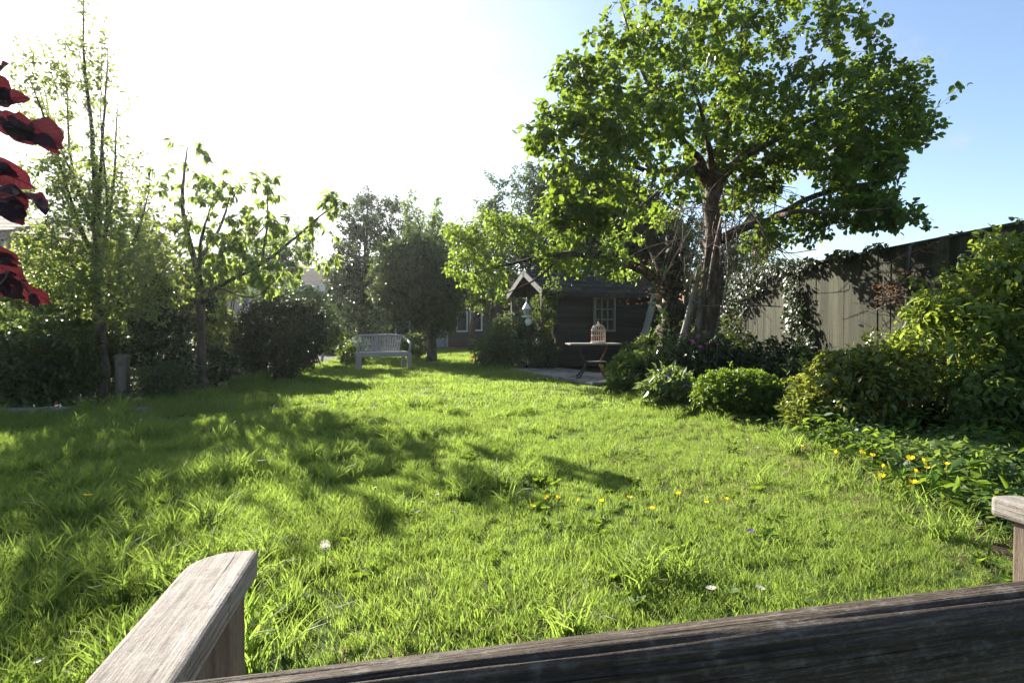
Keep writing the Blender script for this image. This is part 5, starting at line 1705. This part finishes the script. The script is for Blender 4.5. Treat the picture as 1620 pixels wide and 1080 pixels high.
# long fringe where the lawn meets the right bed and the left border
EDGE = ccw([(1.8, 2.2), (2.6, 2.2), (2.75, 3.6), (2.9, 4.7), (2.2, 5.9), (2.0, 6.6), (1.75, 7.9), (1.35, 7.9), (1.6, 6.5), (1.85, 5.6), (2.05, 4.9), (2.0, 3.9), (1.85, 3.2)])
scatter(EDGE, 2.2, 8, 100, [4, 5, 6], .6, 1.0, lambda p: .8 + .5 * n2(p, 4.0, .2))
LEDGE = ccw([(-7, 4.2), (-4.2, 5.0), (-3.9, 7.2), (-4.1, 9.8), (-4.6, 9.8), (-4.6, 7.4), (-5.3, 6.1), (-7, 6.0)])
scatter(LEDGE, 4.2, 10, 60, [4, 5, 6], .7, 1.5, lambda p: .7 + .7 * n2(p, 3.0, .2))

pts, scl, var, rot = np.vstack(pts), np.concatenate(scl), np.concatenate(var), np.vstack(rot)
gm = bpy.data.meshes.new('grass')
gm.vertices.add(len(pts))
gm.vertices.foreach_set('co', pts.astype(np.float32).ravel())
for nm, ty, arr in (('scl', 'FLOAT', scl.astype(np.float32)), ('var', 'INT', var.astype(np.int32))):
    gm.attributes.new(nm, ty, 'POINT').data.foreach_set('value', arr)
gm.attributes.new('rot', 'FLOAT_VECTOR', 'POINT').data.foreach_set('vector', rot.astype(np.float32).ravel())
gm.update()
grass = link('grass', gm, MATS['grass_blade'])
grass['kind'] = 'stuff'
gt = bpy.data.node_groups.new('grass_scatter', 'GeometryNodeTree')
gt.interface.new_socket('Geometry', in_out='INPUT', socket_type='NodeSocketGeometry')
gt.interface.new_socket('Geometry', in_out='OUTPUT', socket_type='NodeSocketGeometry')
gi, go = gt.nodes.new('NodeGroupInput'), gt.nodes.new('NodeGroupOutput')
ci = gt.nodes.new('GeometryNodeCollectionInfo')
ci.inputs['Collection'].default_value = tcol
ci.inputs['Separate Children'].default_value = True
ci.inputs['Reset Children'].default_value = True
ip = gt.nodes.new('GeometryNodeInstanceOnPoints')
ip.inputs['Pick Instance'].default_value = True


def attr(nm, ty):
    a = gt.nodes.new('GeometryNodeInputNamedAttribute')
    a.data_type = ty
    a.inputs['Name'].default_value = nm
    return a.outputs['Attribute']


gt.links.new(gi.outputs[0], ip.inputs['Points'])
gt.links.new(ci.outputs[0], ip.inputs['Instance'])
gt.links.new(attr('var', 'INT'), ip.inputs['Instance Index'])
gt.links.new(attr('scl', 'FLOAT'), ip.inputs['Scale'])
er = gt.nodes.new('FunctionNodeEulerToRotation')
gt.links.new(attr('rot', 'FLOAT_VECTOR'), er.inputs[0])
gt.links.new(er.outputs[0], ip.inputs['Rotation'])
gt.links.new(ip.outputs[0], go.inputs[0])
gmod = grass.modifiers.new('scatter', 'NODES')
gmod.node_group = gt

# ------------------------------------------------------------------ low leaves over the beds
def cover(name, label, poly, n, hmax, tmpl, mat, size, hf=3.0):
    poly = ccw(poly)
    a = np.array(poly)
    p = np.zeros((0, 2))
    while len(p) < n:
        q = np.stack((rng.uniform(a[:, 0].min(), a[:, 0].max(), n), rng.uniform(a[:, 1].min(), a[:, 1].max(), n)), 1)
        p = np.vstack((p, q[inside(poly, q)]))
    p = p[:n]
    hh = np.clip(.55 + .5 * n2(p, hf), .12, 1.1) * hmax
    z = hh * rng.random(n) ** .6 + .01
    D = rng.normal(0, 1, (n, 3)) * np.array((1, 1, .45)) + np.array((0, -.2, .1))
    N = rng.normal(0, .35, (n, 3)) + np.array((0, -.15, 1))
    me = leaves_mesh(name, np.column_stack((p, z)), D, N, size * rng.uniform(.5, 1.25, n), tmpl)
    o = link(name, me, MATS[mat])
    o['kind'] = 'stuff'
    o['label'] = label
    return o


cover('ground_cover', 'low leafy ground cover in the right bed below the big shrubs', [(2.15, 2.75), (2.3, 4.0), (2.35, 4.95), (3.4, 4.6), (4.6, 3.9), (4.6, 2.6), (3.0, 2.3), (2.3, 2.3)], 11500, .28, 'ivy', 'bed_leaf', .050)
cover('ground_cover', 'low leaves along the edge of the right bed', [(2.3, 4.9), (2.0, 5.8), (1.65, 7.7), (1.45, 9.0), (2.4, 9.6), (4.4, 8.0), (3.8, 5.2)], 6500, .16, 'ivy', 'bed_leaf', .050)
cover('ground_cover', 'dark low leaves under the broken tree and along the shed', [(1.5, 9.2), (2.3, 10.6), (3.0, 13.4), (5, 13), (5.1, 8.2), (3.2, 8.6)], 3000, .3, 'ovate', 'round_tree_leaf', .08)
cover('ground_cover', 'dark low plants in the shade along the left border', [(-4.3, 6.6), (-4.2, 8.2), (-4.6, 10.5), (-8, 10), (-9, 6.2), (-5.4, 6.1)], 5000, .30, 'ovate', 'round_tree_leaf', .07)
cover('ground_cover', 'low leaves along the bed left of the shed', [(-1.0, 15.8), (.1, 13.8), (.9, 13.1), (.6, 15), (-.4, 18)], 900, .2, 'ovate', 'bed_leaf', .08)
cover('ground_cover', 'pale round leaves scattered through the right bed', [(2.15, 2.75), (2.3, 4.0), (2.35, 4.95), (3.4, 4.6), (4.6, 3.9), (4.6, 2.6), (3.0, 2.3), (2.3, 2.3)], 2600, .26, 'round', 'pale_leaf', .036, 5.0)
cover('ground_cover', 'narrow leaves among the ground cover of the right bed', [(2.0, 2.6), (2.2, 4.0), (2.3, 4.95), (3.4, 4.6), (4.4, 3.4), (3.0, 2.3)], 2200, .34, 'lance', 'weed_leaf', .085, 4.0)
litter = cover('leaf_litter', 'dry fallen leaves on the soil of the right bed', [(2.3, 4.9), (2.0, 5.8), (1.65, 7.7), (2.4, 9.6), (4.4, 8.0), (3.8, 5.2)], 900, .02, 'ovate', 'dry_leaf', .06)

# ------------------------------------------------------------------ flowers
def flower(name, label, group, pos, r, petal, n=5, hgt=None, eye='flower_eye', cup=.35, cat='flower', tilt=.3):
    """stalk from the ground, n petals, eye"""
    x, y, z = pos
    root = thing(name, label, cat, (x, y, 0), random.uniform(0, 6), group)
    MB().tube(spline([(random.uniform(-.03, .03), .01, 0), (0.005, 0, z * .6), (0, 0, z)], .05), max(.0018, r * .06), 4).build('stalk', MATS['stem_green'], root, sm=True)
    hd = MB()
    a0 = random.uniform(0, 6)
    Mx = np.array(Matrix.Rotation(random.uniform(-tilt, tilt), 3, 'X') @ Matrix.Rotation(random.uniform(-tilt, tilt), 3, 'Y'))
    for i in range(n):
        a = a0 + 6.2832 * i / n
        w = math.pi / n * 1.1
        V = [(0, 0, 0)]
        for q, rr in ((-w, .62), (-w * .6, .97), (0, 1.0), (w * .6, .97), (w, .62)):
            V.append((math.cos(a + q) * r * rr, math.sin(a + q) * r * rr, r * cup * rr * rr))
        V = np.array(V) @ Mx.T + np.array((0, 0, z))
        hd.add(V, [(0, 1, 2, 3), (0, 3, 4, 5)])
    hd.build('petals', MATS[petal], root)
    MB().sphere((0, 0, z + r * .08), (r * .26, r * .26, r * .16), 7, 5).build('eye', MATS[eye], root, sm=True)
    return root


ORD = ['first', 'second', 'third', 'fourth', 'fifth', 'sixth', 'seventh', 'eighth', 'ninth', 'tenth', 'eleventh', 'twelfth']
row = [(843, 803), (866, 789), (884, 789), (916, 793), (953, 795), (997, 789), (1033, 807), (1075, 783), (1119, 797), (1150, 791)]
for i, (px, py) in enumerate(row):
    p = G(px, py, .11)
    flower('yellow_poppy', 'small yellow flower in the lawn, %s from the left of the loose row' % ORD[i], 'yellow flowers in the lawn', p, .013, 'yellow_petal', cup=.75, tilt=.7)
bedf = [(1270, 708), (1365, 718), (1383, 722), (1397, 756), (1400, 740), (1443, 728), (1449, 766), (1452, 748), (1463, 731), (1470, 742), (1501, 736), (1325, 718)]
bedf.sort()
for i, (px, py) in enumerate(bedf):
    p = G(px, py, .22)
    flower('yellow_poppy', 'yellow poppy at the edge of the right bed, %s from the left' % ORD[i], 'yellow poppies by the right bed', p, (.014 + .005 * ((i * 7) % 5) / 4) if i != 6 else .023, 'yellow_petal', cup=.8, tilt=.7)
p = G(134, 785, .12)
flower('yellow_poppy', 'lone yellow flower in the shaded grass at the left', None, p, .022, 'yellow_petal')
p = G(1190, 843, .08)
flower('viola', 'tiny violet flower alone in the grass right of centre', None, p, .016, 'violet_petal')
for (px, py, lab) in ((1128, 935, 'white daisy in the grass left of its neighbour near the back rail'), (1206, 934, 'white daisy in the grass right of its neighbour near the back rail')):
    flower('daisy', lab, 'daisies near the bench', G(px, py, .09), .016, 'white_petal', 9)
k = 0
dz_ = []
for i in range(45):
    px, py = rng.uniform(560, 1250), rng.uniform(600, 820)
    p = G(px, py, .075)
    if inside(LAWN, p[None, :2])[0] and n2(p[None, :2], 1.1, 4)[0] > -.3:
        dz_.append(p)
for i in range(60):
    p = G(rng.uniform(810, 960), rng.uniform(594, 632), .06)
    if inside(LAWN, p[None, :2])[0]:
        dz_.append(p)
proto = None
for p in dz_:
    if proto is None:
        proto = flower('daisy', 'tiny white daisy dotted in the lawn', 'daisies dotted over the lawn', p, .009, 'white_petal', 8)
        kids = list(proto.children)
        continue
    o = proto.copy()
    COL.objects.link(o)
    o.location = (p[0], p[1], 0)
    o.rotation_euler = (0, 0, random.uniform(0, 6))
    for ch in kids:
        q = ch.copy()
        COL.objects.link(q)
        q.parent = o

# dandelion clock
p = G(512, 864, .15)
dc = thing('dandelion_clock', 'grey dandelion clock standing in the grass right of the bench arm', 'flower', (p[0], p[1], 0))
MB().tube(spline([(.01, 0, 0), (0, .005, .08), (0, 0, .15)], .03), .0018, 5).build('stalk', MATS['stem_green'], dc, sm=True)
B = unit(rng.standard_normal((120, 3)))
mb = MB()
for b_ in B:
    e = b_ * .018
    s1 = unit(np.cross(b_, rng.standard_normal(3)))
    s2 = np.cross(b_, s1)
    c0 = np.array((0, 0, .15))
    mb.add([c0 + e * .1 + s1 * .00025, c0 + e * .1 - s1 * .00025, c0 + e * .9], [(0, 1, 2)])
    for k in range(6):
        f = s1 * math.cos(k * 1.047) + s2 * math.sin(k * 1.047)
        g_ = s1 * math.cos(k * 1.047 + 1.57) + s2 * math.sin(k * 1.047 + 1.57)
        mb.add([c0 + e * .9 + g_ * .00025, c0 + e * .9 - g_ * .00025, c0 + e * 1.05 + f * .0045], [(0, 1, 2)])
o = mb.build('seed_head', MATS['fluff'], dc)

# fallen petal-like scraps on the grass
for (px, py, lab, sz) in ((50, 1052, 'curled white feather lying in the grass left of the bench arm', .045), (205, 631, 'white scrap lying beside the wooden post', .10), (1192, 640, 'x', 0)):
    if sz:
        p = G(px, py, .05)
        ft = MB()
        for i in range(7):
            t = i / 6
            wv = sz * .16 * math.sin(math.pi * min(1, t + .08))
            x = sz * (t - .5)
            zz = .35 * sz * (t - .4) ** 2
            ft.add([(x, -wv, zz + wv * .4), (x, 0, zz), (x, wv, zz + wv * .4)], [])
        fs = []
        for i in range(6):
            a = i * 3
            fs += [(a, a + 1, a + 4, a + 3), (a + 1, a + 2, a + 5, a + 4)]
        ft.F = fs
        o = ft.build('feather' if sz < .08 else 'scrap', MATS['white_petal'], loc=(p[0], p[1], .05), sm=True)
        o.rotation_euler = (.3, .2, random.uniform(0, 3))
        tag(o, lab, 'feather' if sz < .08 else 'scrap')

# red bloom, violet irises, magenta rhododendron heads, blooms seen singly
p = G(748, 571, .05)
rf_ = thing('red_flower', 'large red bloom low at the edge of the light green shrub', 'flower', (p[0], p[1], 0))
MB().tube([(0, 0, 0), (0, 0, .12)], .008, 5).build('stalk', MATS['stem_green'], rf_)
mb = MB()
for lay, (rr, cup) in enumerate(((.085, .3), (.065, .8), (.04, 1.5))):
    for i in range(6):
        a = 6.2832 * (i + .5 * lay) / 6
        w = .6
        V = [(0, 0, .12)] + [(math.cos(a + q) * rr * s_, math.sin(a + q) * rr * s_, .12 + rr * cup * s_) for q, s_ in ((-w, .6), (-w * .5, .95), (0, 1), (w * .5, .95), (w, .6))]
        mb.add(V, [(0, 1, 2, 3), (0, 3, 4, 5)])
mb.build('petals', MATS['red_petal'], rf_)


def bloom(name, label, group, pos, r, petal, n=9):
    """a truss of small five-petalled florets on a stalk rising out of the leaves"""
    x, y, z = pos
    root = thing(name, label, 'flower', (x, y, 0), 0, group)
    MB().tube(spline([(0.03, .08, z - .24), (.01, .03, z - .1), (0, 0, z)], .08), .004, 4).build('stalk', MATS['stem_green'], root, sm=True)
    mb = MB()
    for i in range(n):
        c = unit(rng.standard_normal(3)) * r * .75
        c[2] = abs(c[2]) * .8
        u = unit(c + np.array((0, 0, .01)))
        s1 = unit(np.cross(u, rng.standard_normal(3)))
        s2 = np.cross(u, s1)
        for k in range(5):
            a = 6.2832 * k / 5
            pt = lambda q, rr, l: c + np.array((0, 0, z)) + (s1 * math.cos(a + q) + s2 * math.sin(a + q)) * r * rr + u * r * l
            mb.add([pt(0, 0, 0), pt(-.5, .38, .14), pt(0, .5, .18), pt(.5, .38, .14)], [(0, 1, 2, 3)])
    mb.build('florets', MATS[petal], root)


for i, (px, py, r, Y) in enumerate([(1094, 542, .075, 7.7), (1105, 533, .055, 7.8), (1108, 549, .05, 7.7), (1118, 544, .045, 7.7), (1135, 545, .04, 7.7), (1086, 530, .04, 7.9)]):
    bloom('magenta_flower', ['largest magenta flower head on the dark shrub under the apple tree', 'magenta flower head just above and right of the largest one', 'magenta flower head just below and right of the largest one',
                            'small magenta flower head at the middle of the dark shrub', 'rightmost small magenta flower head on the dark shrub', 'faint magenta flower head highest on the dark shrub'][i],
          'magenta flowers under the apple tree', P(px, py, Y), r * .7, 'magenta_petal', 6)
for i, (px, py, r, Y) in enumerate([(1013, 611, .045, 7.0), (1055, 598, .05, 6.5), (1030, 602, .045, 6.7), (1086, 611, .03, 6.3)]):
    bloom('violet_iris', ['violet flower left of the strap leaved clump, nearest the lawn', 'large violet flower over the top of the strap leaved clump', 'dull violet flower between the other two over the strap leaves',
                          'pale violet flower at the right of the strap leaved clump'][i], 'violet flowers by the strap leaves', P(px, py, Y), r, ['violet_petal', 'violet_petal', 'lilac_petal', 'lilac_petal'][i], 6)
